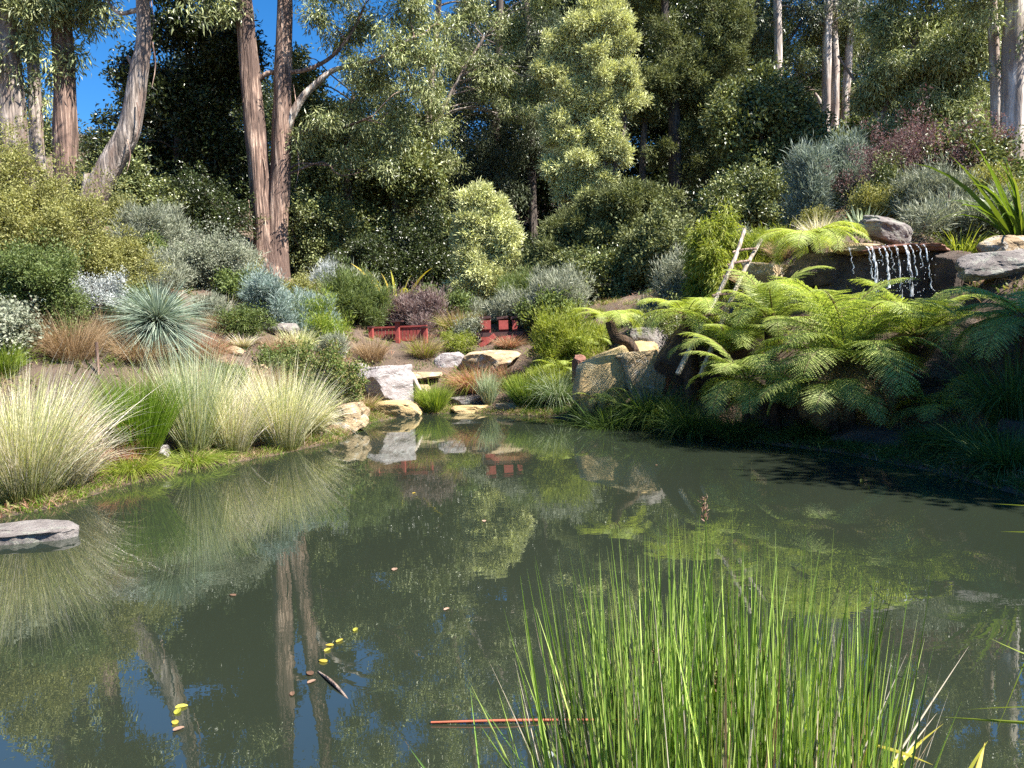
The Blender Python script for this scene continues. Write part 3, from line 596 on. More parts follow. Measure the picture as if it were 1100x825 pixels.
# waterfall rocks
rock('long pale slab on the crest left of the small waterfall', 822, 288, 12.8, 62, 26, 'rock_tan', 34, .8, 0, -.15, flat=.3)
rock('grey mossy boulder under the flat tree fern crown', 884, 287, 12.3, 70, 34, 'rock_dark', 35, .8)
rock('tilted grey capstone above the waterfall lip', 952, 246, 12.4, 52, 20, 'rock_grey', 136, .8, .2, -.2, rough=.08)
rock('pale ledge stone at the left end of the waterfall lip', 925, 267, 11.9, 50, 14, 'rock_tan', 37, .8, .1, -.1, flat=.5)
rock('flat reddish ledge the waterfall runs over', 972, 266, 11.75, 96, 10, 'rock_red', 38, .7, 0, 0, flat=.4)
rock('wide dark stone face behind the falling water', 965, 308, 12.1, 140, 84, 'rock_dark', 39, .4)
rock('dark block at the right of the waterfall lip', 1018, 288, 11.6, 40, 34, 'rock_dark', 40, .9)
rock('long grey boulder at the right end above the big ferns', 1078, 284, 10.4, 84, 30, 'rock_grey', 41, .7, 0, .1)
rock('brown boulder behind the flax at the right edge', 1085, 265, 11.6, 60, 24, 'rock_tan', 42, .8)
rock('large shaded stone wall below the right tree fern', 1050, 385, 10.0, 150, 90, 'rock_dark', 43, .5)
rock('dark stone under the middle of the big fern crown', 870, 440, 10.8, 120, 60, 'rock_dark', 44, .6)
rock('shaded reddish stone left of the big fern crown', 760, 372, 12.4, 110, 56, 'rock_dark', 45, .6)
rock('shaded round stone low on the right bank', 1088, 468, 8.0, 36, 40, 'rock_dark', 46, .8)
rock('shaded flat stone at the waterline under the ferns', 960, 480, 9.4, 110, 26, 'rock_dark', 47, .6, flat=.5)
rock('cream stone with orange stain behind the fern stems', 690, 385, 12.9, 46, 20, 'rock_tan', 48, .7)

# ------------------------------------------------------------------ waterfall
def waterfall():
    m, n, b, out = newmat('falling_water'); b.inputs['Base Color'].default_value = (.82, .86, .9, 1); b.inputs['Roughness'].default_value = .15
    tr = n.nodes.new('ShaderNodeBsdfTransparent'); ms = n.nodes.new('ShaderNodeMixShader')
    t = noise(n, mapping(n, (45, 45, 2.5)), 1, 4, .7); r = ramp(n, [(.44, (0, 0, 0)), (.62, (1, 1, 1))], t.outputs[0])
    n.links.new(r.outputs[0], ms.inputs[0]); n.links.new(tr.outputs[0], ms.inputs[1]); n.links.new(b.outputs[0], ms.inputs[2]); n.links.new(ms.outputs[0], out.inputs[0])
    D = 11.0; o = P(970, 320, D); g = Geo(); rr = np.random.default_rng(5)
    root = empty('waterfall', o, 'small waterfall of thin white strands spilling over the dark ledge', 'waterfall')
    for x, wd, ln in [(939, 5, 36), (944, 8, 52), (950, 3, 22), (957, 7, 46), (962, 2, 30), (970, 6, 58), (981, 9, 56), (986, 4, 34), (993, 2, 26), (1001, 4, 48), (918, 1.5, 30)]:
        a = P(x - 2, 264 - (x - 970) * .035, D + .28); a[0] *= (D - .0) / (D + .28); n_ = 14; V = []
        g = Geo()
        for k in range(n_):
            t_ = k / (n_ - 1); z = a[2] - t_ * mpx(ln, D) * 1.0; y = a[1] - .10 - .20 * math.sqrt(t_); xx = a[0] + rr.normal() * .006 + t_ * rr.normal() * .01
            w_ = mpx(wd, D) * (.2 + .25 * rr.random() + .12 * t_) * .5
            V += [(xx - w_, y, z), (xx, y - .02, z), (xx + w_, y, z)]
        i = np.arange(n_ - 1)[:, None] * 3 + np.arange(2)[None, :]; i = i.ravel()
        g.add(V, np.stack([i, i + 1, i + 4, i + 3], 1)); g.build('water_strand', m, root, o, True)
    g = Geo(); V, F = ico(1)
    for _ in range(130):
        c = P(rr.uniform(934, 1006), 318 - abs(rr.normal()) * 22, D + rr.uniform(-.1, .1)); g.add(V * rr.uniform(.002, .005) * [1, 1, 1.8] + c, F)
    m2, n2, b2, o2 = newmat('water_drops'); b2.inputs['Base Color'].default_value = (.85, .88, .92, 1); b2.inputs['Roughness'].default_value = .1
    g.build('spray', m2, root, o)['kind'] = 'stuff'
waterfall()

# ------------------------------------------------------------------ shrubs and tussocks
def shrub(label, px, py, D, w, h, mat, kind='shrub', n=260, size=1.0, name='shrub', cat='shrub', group=None, k=7, bark='bark_dark', seed=None, shell=.45, dome=.62):
    rr = np.random.default_rng(seed if seed is not None else int(px * 7 + py))
    o = G(px, D, py, name); root = empty(name, o, label, cat, group)
    W, H = mpx(w, D), mpx(h, D); cl = []
    for i in range(k):
        a = i / k * 6.28 + rr.random(); r = rr.uniform(.3, .85) * W / 2 if i else 0
        zc = H * (dome if i == 0 else rr.uniform(.22, dome * 1.1)); cr = rr.uniform(.16, .34) * W if i else .28 * W
        cl.append((o + [math.cos(a) * r, math.sin(a) * r * .8, zc], (cr, cr, min(H * .42, max(cr, H * .3)))))
    tg = Geo()
    for c, r in cl:
        limb(tg, o + [rr.normal() * .04, rr.normal() * .04, -.08], c + [0, 0, r[2] * .3], .012 + W * .012, .004, 8, 5)
        for _ in range(7):
            u_ = unit(rr.normal(size=3) + [0, 0, .5]); limb(tg, c, c + u_ * np.array(r) * rr.uniform(.9, 1.35), .006, .002, 5, 4)
    tg.build('stem', M[bark if (int(px) % 3) else 'stick'], root, o)
    fg = Geo(); foliage(fg, cl, kind, n, size, shell, .22)
    bad = None
    fg.build('foliage', M[mat], root, o)
    return root
def tussock(label, px, py, D, w, h, mat, n=700, bw=.007, droop=.25, name='tussock', cat='grass clump', group=None, upright=.6, seed=0, mix=None, base_r=.18, tilt=(0, 0), lenv=.55):
    """a fountain of narrow leaves; w, h are its spread and height in photo pixels"""
    o = G(px, D, py, name) if py is not None else G(px, D); W, H = mpx(w, D), mpx(h, D)
    g2 = None
    def one(m_, nn, extra=0.):
        g = Geo(); a = RNG.random(nn) * 2 * math.pi; rr = np.sqrt(RNG.random(nn))
        base = o + np.stack([np.cos(a) * rr * W * base_r, np.sin(a) * rr * W * base_r, np.full(nn, -.03)], 1)
        out = (W * .5) / max(H, .01) * rr * RNG.uniform(.5, 1.15, nn) * (1 - upright * .5) + extra * RNG.random(nn)
        d = np.stack([np.cos(a) * out + tilt[0] + RNG.normal(size=nn) * .13, np.sin(a) * out + tilt[1] + RNG.normal(size=nn) * .13, np.ones(nn)], 1)
        L = H * (1 + out * .35) * (1 - lenv * RNG.random(nn) ** 1.2) * 1.08 * np.where(RNG.random(nn) < .05, RNG.uniform(1.05, 1.3, nn), 1)
        blades(g, base, d, L, bw * RNG.uniform(.6, 1.3, nn), droop * RNG.uniform(.3, 1.6, nn) * (1 + rr), 6)
        return g
    if not mix: return tag(one(mat, n).build(name, M[mat], None, o), label, cat, group)
    root = empty(name, o, label, cat, group)
    one(mat, n).build('leaf_blades', M[mat], root, o); one(mix[0], int(n * mix[1]), .35).build(mix[2] if len(mix) > 2 else 'dry_blades', M[mix[0]], root, o)
    return root

# --- left hill
shrub('big olive-yellow rounded shrub covering the top of the left hill', 22, 320, 13.5, 190, 128, 'olive', 'shrub', 5200, 1.0, k=12, dome=.66, seed=5)
shrub('olive shrub mound running down the slope behind the spiky blue tuft', 125, 308, 14.5, 90, 70, 'olive', 'shrub', 1500, 1.0, k=8, seed=6)
shrub('small dark green tree-like shrub with a forked stem at the left edge', 50, 376, 11.2, 100, 85, 'green', 'shrub', 1900, .9, k=9, dome=.72, seed=7)
shrub('round-leaved grey-green shrub cut by the left edge', 8, 400, 10.2, 70, 60, 'grey', 'round', 500, .8, seed=8)
shrub('white-grey woolly shrub between the olive mound and the spiky blue tuft', 100, 358, 13, 50, 46, 'silver', 'shrub', 420, .8, seed=9)
shrub('silver shrub on the crest below the leaning trunk', 160, 292, 19, 50, 40, 'grey', 'fine', 600, 1.6, seed=10)
shrub('tall silvery feathery shrub below the dark evergreen', 183, 290, 20, 36, 50, 'grey', 'fine', 700, 1.7, seed=11)
shrub('dark purple shrub behind the grey-green mound', 208, 296, 20.5, 30, 26, 'purple', 'shrub', 260, 1.3, seed=12)
shrub('dense grey-green mound left of the twin-stemmed gum', 228, 326, 17.5, 72, 58, 'grey', 'shrub', 1300, 1.1, seed=13)
shrub('olive-green shrub at the foot of the twin-stemmed gum', 255, 312, 20, 44, 22, 'olive', 'shrub', 600, 1.2, seed=14)
shrub('low yellow-green bush between the blue tuft and blue round shrub', 262, 365, 15, 44, 30, 'green', 'shrub', 420, 1.0, seed=15)
shrub('compact blue-green ball shrub on the slope', 287, 352, 16.5, 52, 48, 'blue', 'fine', 1300, 1.2, seed=16, k=6)
shrub('blue-green trailing bush spreading right of the ball shrub', 328, 345, 17, 56, 40, 'blue', 'fine', 900, 1.2, seed=17)
shrub('small white-leaved plant between the two blue shrubs', 246, 330, 16.8, 24, 20, 'silver', 'shrub', 120, .8, seed=18)
shrub('snow-white branching plant above the green bushes', 352, 305, 20.6, 34, 40, 'silver', 'fine', 260, 1.4, seed=19, dome=.75)
shrub('fresh green feathery bush right of the snow-white plant', 382, 346, 19.5, 60, 46, 'green', 'fine', 1300, 1.5, seed=20)
shrub('light green bush under the snow-white plant', 345, 362, 17, 60, 44, 'grass', 'fine', 700, 1.3, seed=21)
shrub('broad-leaved bush with cream seed heads above the tan boulder', 352, 410, 14.0, 80, 62, 'cover', 'round', 800, .75, seed=22, k=9)
shrub('bushy green plant hanging over the pale round stone', 305, 400, 14.3, 60, 34, 'green', 'round', 420, .7, seed=23)
shrub('mauve haze-leaved shrub behind the red railing', 452, 356, 20, 62, 32, 'mauve', 'fine', 1100, 1.5, seed=24)
shrub('small bright green bush beside the grey boulder', 492, 376, 18, 36, 18, 'lime', 'shrub', 200, .8, seed=25)
shrub('grey leaved low shrub right of the bright green bush', 503, 374, 18.4, 26, 28, 'grey', 'shrub', 200, 1, seed=26)
shrub('soft grey-green shrub right of the red posts', 598, 372, 19, 70, 50, 'grey', 'fine', 1200, 1.5, seed=27)
shrub('yellow-green ferny mound below the small leaning tree fern', 620, 384, 16, 76, 44, 'lime', 'fine', 1100, 1.3, seed=28)
shrub('spreading lime ground shrub left of the split boulder', 590, 402, 15.2, 60, 22, 'lime', 'fine', 500, 1.1, seed=29)
shrub('grey-green shrub behind the small leaning tree fern', 560, 366, 20.5, 50, 44, 'green', 'fine', 700, 1.5, seed=30)
# --- dark understorey behind; the dense leaf holds its deep shade as colour
for i, (px, py, D, w, h, m_) in enumerate([(130, 292, 23, 110, 60, 'mid'), (215, 290, 26, 110, 70, 'dense'), (335, 315, 28.5, 90, 96, 'mid'), (395, 325, 26, 80, 60, 'dense'), (455, 335, 27, 70, 100, 'dense'),
        (515, 345, 26, 60, 44, 'dense'), (575, 350, 25, 60, 84, 'dense'), (650, 345, 21, 90, 50, 'mid'), (715, 325, 20, 80, 70, 'wattle_dark'), (805, 270, 21, 100, 80, 'mid'), (850, 255, 22, 80, 60, 'dense'), (1045, 262, 16, 90, 80, 'mid')]):
    shrub(['bushy green shrub under the dark evergreen behind the silver shrubs', 'dark glossy shrub between the silver feathery shrub and the twin trunks', 'green shrub immediately behind the snow-white plant',
           'dark shrub rising behind the green feathery bush', 'deeply shaded shrub behind the yellow cycad', 'deeply shaded shrub behind the three red posts', 'deeply shaded shrub behind the grey-green shrub by the red posts',
           'mid-green shrub behind the small leaning tree fern', 'grey-green drooping shrub left of the yellow weeping shrub', 'leafy shrub left of the blue-grey wispy shrub', 'dark shrub between the wispy shrub and the flat tree fern',
           'glossy green shrub behind the flax at the right edge'][i], px, py, D, w, h, m_, 'round', 1300, 1.3, seed=40 + i, k=9)
# --- right slope
shrub('wider of two pale blue-grey wispy shrubs above the crest', 872, 252, 17.5, 36, 80, 'wispy', 'fine', 420, 1.9, seed=60, dome=.72)
shrub('narrower pale blue-grey wispy shrub behind the tilted capstone', 915, 248, 17.8, 26, 76, 'wispy', 'fine', 300, 1.9, seed=61, dome=.72)
shrub('large purple-leaved shrub spreading above the waterfall', 985, 232, 16.5, 130, 82, 'purple', 'shrub', 900, 1.1, seed=62, k=14, shell=.3)
shrub('green shrub mixed with purple behind the capstone', 955, 240, 15.6, 70, 50, 'mid', 'shrub', 700, 1.2, seed=63)
shrub('pale greenish bush with upright tips above the waterfall', 1000, 248, 14.4, 60, 55, 'grey', 'fine', 700, 1.4, seed=64)
shrub('yellow weeping shrub beside the top of the stick ladder', 772, 318, 14.5, 62, 84, 'lime', 'droop', 560, .8, seed=65, dome=.72, k=8)
shrub('grey-green shrub under the yellow weeping shrub', 735, 322, 15.5, 60, 60, 'grey', 'fine', 900, 1.4, seed=66)
shrub('low green feathery bush right of the yellow weeping shrub', 820, 268, 14.5, 60, 30, 'grass_olive', 'fine', 500, 1.2, seed=67)
shrub('dark green bush in shade behind the split boulder', 720, 372, 13.8, 80, 46, 'mid', 'shrub', 700, 1, seed=68)

# --- spiky clumps
def spiky(label, px, py, D, r, mat, n, bw, name='grass_tree', cat='plant', low=-.25, droop=.12, core=.06):
    o = G(px, D, py, name); Rr = mpx(r, D); c = o + [0, 0, Rr * .62]; root = empty(name, o, label, cat)
    u = RNG.normal(size=(n * 2, 3)); u = unit(u); u = u[u[:, 2] > low][:n]; g = Geo()
    blades(g, c + u * core, u, Rr * RNG.uniform(.6, 1.1, len(u)), bw, droop * RNG.uniform(.2, 1.8, len(u)), 6); g.build('leaf_blades', M[mat], root, o)
    t = Geo(); tube(t, [o - [0, 0, .1], o + [0, 0, Rr * .3], c], [.09, .1, .07], 10, 9, .1); t.build('trunk', M['bark_dark'], root, o, True)
    return root
spiky('large blue-grey spiky grass tree bristling like a ball on the left slope', 172, 377, 11.9, 60, 'bluegrass', 2300, .010, droop=.22, low=-.75)
tussock('grey rosette plant at the foot of the pale capstone', 925, 252, 13.6, 40, 34, 'sedge_grey', 90, .03, .15, 'rosette_plant', 'plant')
tussock('bright yellow-green strappy clump at the right of the waterfall', 1032, 284, 12.3, 66, 44, 'lime', 420, .02, .35, 'strappy_clump', 'plant', upright=.2)
tussock('big arching flax with broad green blades at the right edge', 1100, 255, 12.2, 150, 140, 'flax', 90, .08, .26, 'flax_plant', 'plant', upright=.25, base_r=.06, lenv=.5)
tussock('golden-leaved cycad behind the mauve shrub', 428, 342, 21.2, 84, 74, 'yellow', 26, .15, .40, 'cycad', 'plant', upright=.1, base_r=.04)
tussock('green grass tree tuft on the crest left of the flat fern', 805, 276, 14.0, 50, 34, 'lime', 300, .015, .2, 'strappy_clump', 'plant', upright=.4)
tussock('dark spiky tuft showing above the red posts', 575, 356, 19.5, 30, 26, 'grass_dark', 80, .02, .2, 'strappy_clump', 'plant')
# --- tussocks on the left bank
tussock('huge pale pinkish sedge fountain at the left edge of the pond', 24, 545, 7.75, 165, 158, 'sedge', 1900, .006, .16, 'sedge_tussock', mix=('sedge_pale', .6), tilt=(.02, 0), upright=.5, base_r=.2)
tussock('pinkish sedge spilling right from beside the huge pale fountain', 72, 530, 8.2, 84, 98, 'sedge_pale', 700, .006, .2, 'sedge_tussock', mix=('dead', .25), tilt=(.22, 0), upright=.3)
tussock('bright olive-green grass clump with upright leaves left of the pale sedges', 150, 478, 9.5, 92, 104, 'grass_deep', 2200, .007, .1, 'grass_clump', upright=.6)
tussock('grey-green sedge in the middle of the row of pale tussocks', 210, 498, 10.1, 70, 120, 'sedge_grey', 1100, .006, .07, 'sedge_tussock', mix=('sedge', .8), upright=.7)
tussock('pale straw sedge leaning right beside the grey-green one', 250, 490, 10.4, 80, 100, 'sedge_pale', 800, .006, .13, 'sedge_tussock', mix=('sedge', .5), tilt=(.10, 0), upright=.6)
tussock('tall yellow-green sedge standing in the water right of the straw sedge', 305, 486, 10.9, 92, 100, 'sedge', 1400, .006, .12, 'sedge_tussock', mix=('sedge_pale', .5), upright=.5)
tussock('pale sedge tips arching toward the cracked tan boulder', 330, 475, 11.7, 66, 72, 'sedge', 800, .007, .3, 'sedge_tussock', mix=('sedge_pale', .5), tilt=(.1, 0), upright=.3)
tussock('wispy brown grass cloud below the spiky grass tree', 78, 425, 10.8, 100, 66, 'brown', 1500, .005, .25, 'brown_grass', upright=.2)
tussock('wispy brown grass beside the dark gap left of the spiky grass tree', 112, 408, 11.6, 60, 50, 'brown', 800, .005, .25, 'brown_grass', upright=.2)
tussock('yellow-green grass cut by the left edge above the sedge', 4, 418, 9.8, 60, 46, 'grass', 600, .008, .2, 'grass_clump')
tussock('rusty pink low grass behind the huge sedge fountain', 98, 468, 9.5, 100, 60, 'red', 1100, .006, .35, 'red_grass', upright=.1)
tussock('rusty pink low grass left of the olive-green clump', 125, 490, 9.2, 56, 40, 'red', 600, .006, .35, 'red_grass', upright=.1)
tussock('short bright grass fringe at the waterline left of the white stone', 140, 515, 9.05, 110, 34, 'grass_olive', 900, .006, .4, 'grass_clump', upright=.1)
tussock('short grass fringe at the waterline under the grey-green sedge', 205, 505, 9.75, 110, 28, 'grass', 800, .006, .4, 'grass_clump', upright=.1)
tussock('brown wispy grass below the red railing', 455, 388, 17.6, 50, 30, 'brown', 700, .008, .25, 'brown_grass', mix=('grass_olive', .4, 'green_blades'))
tussock('pinkish brown grass left of the red railing post', 400, 388, 17.0, 52, 34, 'brown', 700, .008, .25, 'brown_grass')
tussock('brown-green grass right of the red railing', 492, 366, 19.2, 56, 34, 'brown', 700, .009, .25, 'brown_grass', mix=('grass_olive', .6, 'green_blades'))
tussock('pinkish grass below the three red posts', 548, 384, 17.9, 50, 18, 'brown', 600, .009, .25, 'brown_grass', mix=('red', .5, 'red_blades'))
tussock('rust-red flowering grass clump behind the pale upright sedge', 512, 428, 16.2, 74, 38, 'red', 1500, .008, .3, 'red_grass', mix=('grass_olive', .35, 'green_blades'), upright=.1)
tussock('rust-red grass right of the pale upright sedge', 545, 425, 16.3, 40, 32, 'red', 600, .008, .3, 'red_grass', upright=.2)
tussock('fresh green grass clump at the water right of the golden stone', 466, 447, 15.3, 44, 36, 'grass', 1400, .009, .14, 'grass_clump', upright=.5)
tussock('pale upright grey sedge standing at the far waterline', 525, 446, 15.5, 26, 42, 'sedge_grey', 700, .009, .1, 'sedge_tussock', upright=.6)
tussock('green rush clump at the far waterline right of the grey sedge', 566, 448, 14.9, 52, 40, 'grass', 1300, .009, .1, 'rush_clump', upright=.5, mix=('grass_dark', .4, 'dark_blades'))
tussock('blue-grey drooping sedge on the bank above the far rushes', 600, 430, 14.6, 56, 52, 'sedge_grey', 900, .009, .35, 'sedge_tussock', mix=('grass_dark', .8, 'dark_blades'), upright=.2)
tussock('grass tuft leaning over the tan boulder from behind', 345, 455, 13.6, 40, 30, 'sedge', 500, .007, .3, 'sedge_tussock', upright=.3)
tussock('seeding grass in front of the pink boulder', 392, 444, 14.7, 44, 26, 'brown', 500, .007, .3, 'brown_grass', mix=('grass_olive', .4, 'green_blades'), upright=.2)
tussock('light green grass behind the red-brown grass on the slope', 320, 385, 15.6, 50, 36, 'sedge', 700, .008, .2, 'grass_clump')
tussock('red-brown grass on the slope above the yellow-green sedge', 300, 400, 15, 54, 34, 'brown', 700, .007, .25, 'brown_grass')
tussock('green grass on the slope left of the snow-white plant', 318, 340, 18.2, 50, 32, 'grass', 600, .01, .2, 'grass_clump')
tussock('rusty brown grass behind the olive-green clump', 150, 425, 11.4, 80, 44, 'brown', 1100, .006, .28, 'brown_grass', upright=.2)
tussock('rusty pink grass behind the grey-green sedge', 215, 412, 12.4, 70, 46, 'red', 1000, .006, .3, 'red_grass', upright=.2, mix=('brown', .7, 'brown_blades'))
tussock('feathery brown grass behind the yellow-green water sedge', 285, 420, 13.0, 70, 48, 'brown', 1000, .006, .28, 'brown_grass', upright=.2)
# --- right bank sedges: shade, and one sunlit clump, put into leaf colour
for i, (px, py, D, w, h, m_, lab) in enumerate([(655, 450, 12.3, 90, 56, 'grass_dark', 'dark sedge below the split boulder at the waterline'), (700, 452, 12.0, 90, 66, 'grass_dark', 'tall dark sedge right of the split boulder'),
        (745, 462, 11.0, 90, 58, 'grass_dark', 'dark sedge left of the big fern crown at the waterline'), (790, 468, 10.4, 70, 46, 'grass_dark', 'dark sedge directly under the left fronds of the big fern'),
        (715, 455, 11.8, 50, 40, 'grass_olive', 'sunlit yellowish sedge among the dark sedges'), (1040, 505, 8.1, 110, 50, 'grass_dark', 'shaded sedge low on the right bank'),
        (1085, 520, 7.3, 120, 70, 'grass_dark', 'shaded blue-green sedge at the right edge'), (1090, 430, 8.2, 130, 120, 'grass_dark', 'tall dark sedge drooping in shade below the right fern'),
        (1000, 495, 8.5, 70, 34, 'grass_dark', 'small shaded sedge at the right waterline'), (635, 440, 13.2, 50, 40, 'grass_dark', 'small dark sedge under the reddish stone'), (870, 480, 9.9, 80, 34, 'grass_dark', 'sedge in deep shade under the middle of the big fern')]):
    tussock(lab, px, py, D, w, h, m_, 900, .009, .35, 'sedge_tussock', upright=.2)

# ------------------------------------------------------------------ ferns
def frond_mesh(seed, mat='fern', rise=1.0, npin=30, arch=1.0):
    """one frond 1 m long in the XZ plane, base at the origin"""
    rr = np.random.default_rng(seed); n = 60; t = np.linspace(0, 1, n)
    ang = R(62) * rise - (R(85) * t ** 1.1 + R(28) * t ** 3) * arch; ds = 1 / (n - 1)
    x = np.cumsum(np.cos(ang)) * ds; z = np.cumsum(np.sin(ang)) * ds; y = .03 * np.sin(t * 3 + seed)
    C = np.stack([x, y, z], 1)
    g = Geo(); tn = unit(np.gradient(C, axis=0))
    for sgn in (1, -1):
        for k in range(npin):
            tk = .12 + .87 * (k + .25 * rr.random()) / npin; c = np.array([np.interp(tk, t, C[:, q]) for q in range(3)]); tg_ = unit(np.array([np.interp(tk, t, tn[:, q]) for q in range(3)]))
            lat = np.array([0, sgn, 0.]); nrm = np.cross(tg_, lat) * sgn; nrm = nrm if nrm[2] > 0 else -nrm
            pl = .27 * (math.sin(math.pi * min(1, (tk * .93 + .05)) ** .85) ** .8) * rr.uniform(.88, 1.06) + .012
            m = max(5, int(17 * pl / .25)); s = (np.arange(m) + .7) / m
            d0 = unit(lat * 1 + tg_ * (.38 + .2 * tk)); sag = rr.uniform(.10, .34)
            pc = c + d0 * (s * pl)[:, None] + np.array([0, 0, -1]) * (sag * pl * s ** 2)[:, None] + tg_ * (pl * .12 * s ** 2)[:, None]
            dv = unit(np.gradient(pc, axis=0)); ql = .030 * (pl / .25) ** .5 * (1 - s ** 1.6 * .8); cl = rr.random()
            for q in (1, -1):
                ax = unit(np.cross(dv, nrm)) * q + dv * .5 + np.array([0, 0, -.15])
                leaves(g, pc, ax, np.tile(nrm, (m, 1)), ql, pl / m * .95, .12, clump=np.full(m, cl))
    a = g
    me = a.build('frond', M[mat]); dat = me.data; bpy.data.objects.remove(me)
    st = Geo(); tube(st, C[::4], np.linspace(.009, .002, len(C[::4])), 16, 5, .02); so_ = st.build('frond_stalk', M['rachis']); sdat = so_.data; bpy.data.objects.remove(so_)
    return dat, sdat
FR = {k: [frond_mesh(10 * i + s, k, 1.0, 23, a) for s, a in enumerate((.95, .72, 1.1))] for i, k in enumerate(('fern', 'fern_lime'))}
FR['fern_dry'] = [frond_mesh(90, 'fern_dry', 1, 24, 1.1)]
def add_frond(root, kind, v, loc, yaw, pitch, L, wide=1.0, roll=0.):
    dat, sdat = FR[kind][v % len(FR[kind])]
    o = bpy.data.objects.new('frond', dat); COL.objects.link(o); o.parent = root
    o.location = tuple(loc); o.rotation_euler = (roll, pitch, yaw); o.scale = (L, L * wide, L)
    s = bpy.data.objects.new('stalk', sdat); COL.objects.link(s); s.parent = o
    return o
def tree_fern(label, px, py, D, trunk, L, n, kind='fern', pitch=(-.25, .45), name='tree_fern', group=None, wide=1.0, seed=1, yaws=None, dead=0, tr=.09):
    """px, py: the crown's centre; trunk: (px, py, extra depth) from the ground upwards"""
    rr = np.random.default_rng(seed); c = P(px, py, D)
    b = P(trunk[0][0], trunk[0][1], D + trunk[0][2]); gz = ground(b[0], b[1]); b[2] = min(b[2], gz)
    root = empty(name, b, label, 'fern', group); g = Geo()
    pts = [b - [0, 0, .2]] + [P(q[0], q[1], D + q[2]) for q in trunk[1:]] + [c - [0, 0, .03]]
    tube(g, pts, [tr * 1.25] + [tr] * (len(pts) - 2) + [tr * .9], 30, 12, .12); g.build('trunk', M['fern_trunk'], root, b, True)
    for i in range(n):
        yaw = (i * 2.39996 + rr.normal() * .12) if yaws is None else yaws[i % len(yaws)] + rr.normal() * .1
        f = i / max(1, n - 1)
        pt = pitch[0] + (pitch[1] - pitch[0]) * f + rr.normal() * .07
        add_frond(root, kind, i, c - b + np.array([math.cos(yaw), math.sin(yaw), 0]) * .03, yaw, pt, L * (1.12 - .24 * f) * rr.uniform(.8, 1.1), wide, rr.normal() * .12)
    for i in range(dead):
        yaw = rr.random() * 6.28; add_frond(root, 'fern_dry', 0, c - b, yaw, 1.1 + rr.normal() * .15, L * .7, .8)
    return root
tree_fern('small leaning tree fern with a bent dark trunk above the split boulder', 655, 343, 12.8, [(700, 378, .3), (680, 374, .1), (662, 362, 0)], .72, 12, 'fern_lime', (.25, .7), seed=1, tr=.075)
tree_fern('wide pale tree fern left of the stick ladder', 738, 338, 12.0, [(742, 400, .2), (741, 365, .1)], .95, 16, 'fern_lime', (.15, .75), seed=2)
tree_fern('upright feathery green fern at the foot of the stick ladder', 780, 385, 11.6, [(780, 410, 0)], 1.15, 18, 'fern', (-.4, .3), 'ground_fern', seed=3, tr=.06)
tree_fern('bushy tree fern right of the stick ladder below the pale slab', 828, 345, 11.2, [(832, 410, .2), (830, 370, .1)], 1.05, 16, 'fern', (-.4, .6), seed=4)
tree_fern('largest tree fern with long arching fronds over the water', 905, 392, 9.7, [(908, 470, .2), (906, 430, .1)], 1.45, 28, 'fern', (-.5, .7), seed=5, dead=9, tr=.13, wide=1.05)
tree_fern('fern with drooping older fronds hanging over the water under the largest tree fern', 890, 415, 9.6, [(893, 460, .2)], 1.0, 12, 'fern', (.3, .95), 'ground_fern', seed=21, dead=5, tr=.08)
tree_fern('fern spreading left at the water below the ladder foot', 800, 410, 10.3, [(803, 440, .2)], 1.05, 16, 'fern', (-.1, .9), 'ground_fern', seed=22, tr=.05)
tree_fern('tree fern behind the largest one below the waterfall', 985, 362, 10.3, [(985, 430, .2), (985, 390, .1)], 1.15, 18, 'fern', (-.45, .6), seed=6, tr=.1)
tree_fern('tree fern reaching in from the right edge with level yellowish fronds', 1105, 345, 8.6, [(1110, 430, .2), (1108, 380, .1)], 1.15, 18, 'fern', (.1, .8), seed=7, tr=.1)
tree_fern('flat-topped bright yellow-green tree fern above the crest rocks', 868, 254, 12.2, [(876, 300, .1), (873, 275, .1)], .98, 16, 'fern_lime', (.45, .85), seed=8, tr=.05)
tree_fern('low shaded fern hanging over the waterline left of the big fern', 832, 425, 10.3, [(835, 455, .2)], .95, 14, 'fern', (.2, .9), 'ground_fern', seed=9, tr=.06)
tree_fern('small fern at the water under the split boulder', 640, 430, 12.8, [(640, 438, 0)], .5, 10, 'fern', (.1, .6), 'ground_fern', seed=10, tr=.03)
tree_fern('low lime fern in front of the red posts slab', 600, 398, 15.4, [(600, 405, 0)], .55, 12, 'fern_lime', (-.1, .5), 'ground_fern', seed=11, tr=.03)
tree_fern('low lime fern left of the leaning tree fern', 628, 372, 15.8, [(628, 380, 0)], .6, 12, 'fern_lime', (-.1, .5), 'ground_fern', seed=12, tr=.03)
tree_fern('shaded fern low on the right bank under the stone wall', 1010, 440, 9.3, [(1010, 470, 0)], .8, 12, 'fern', (.1, .8), 'ground_fern', seed=13, tr=.05)

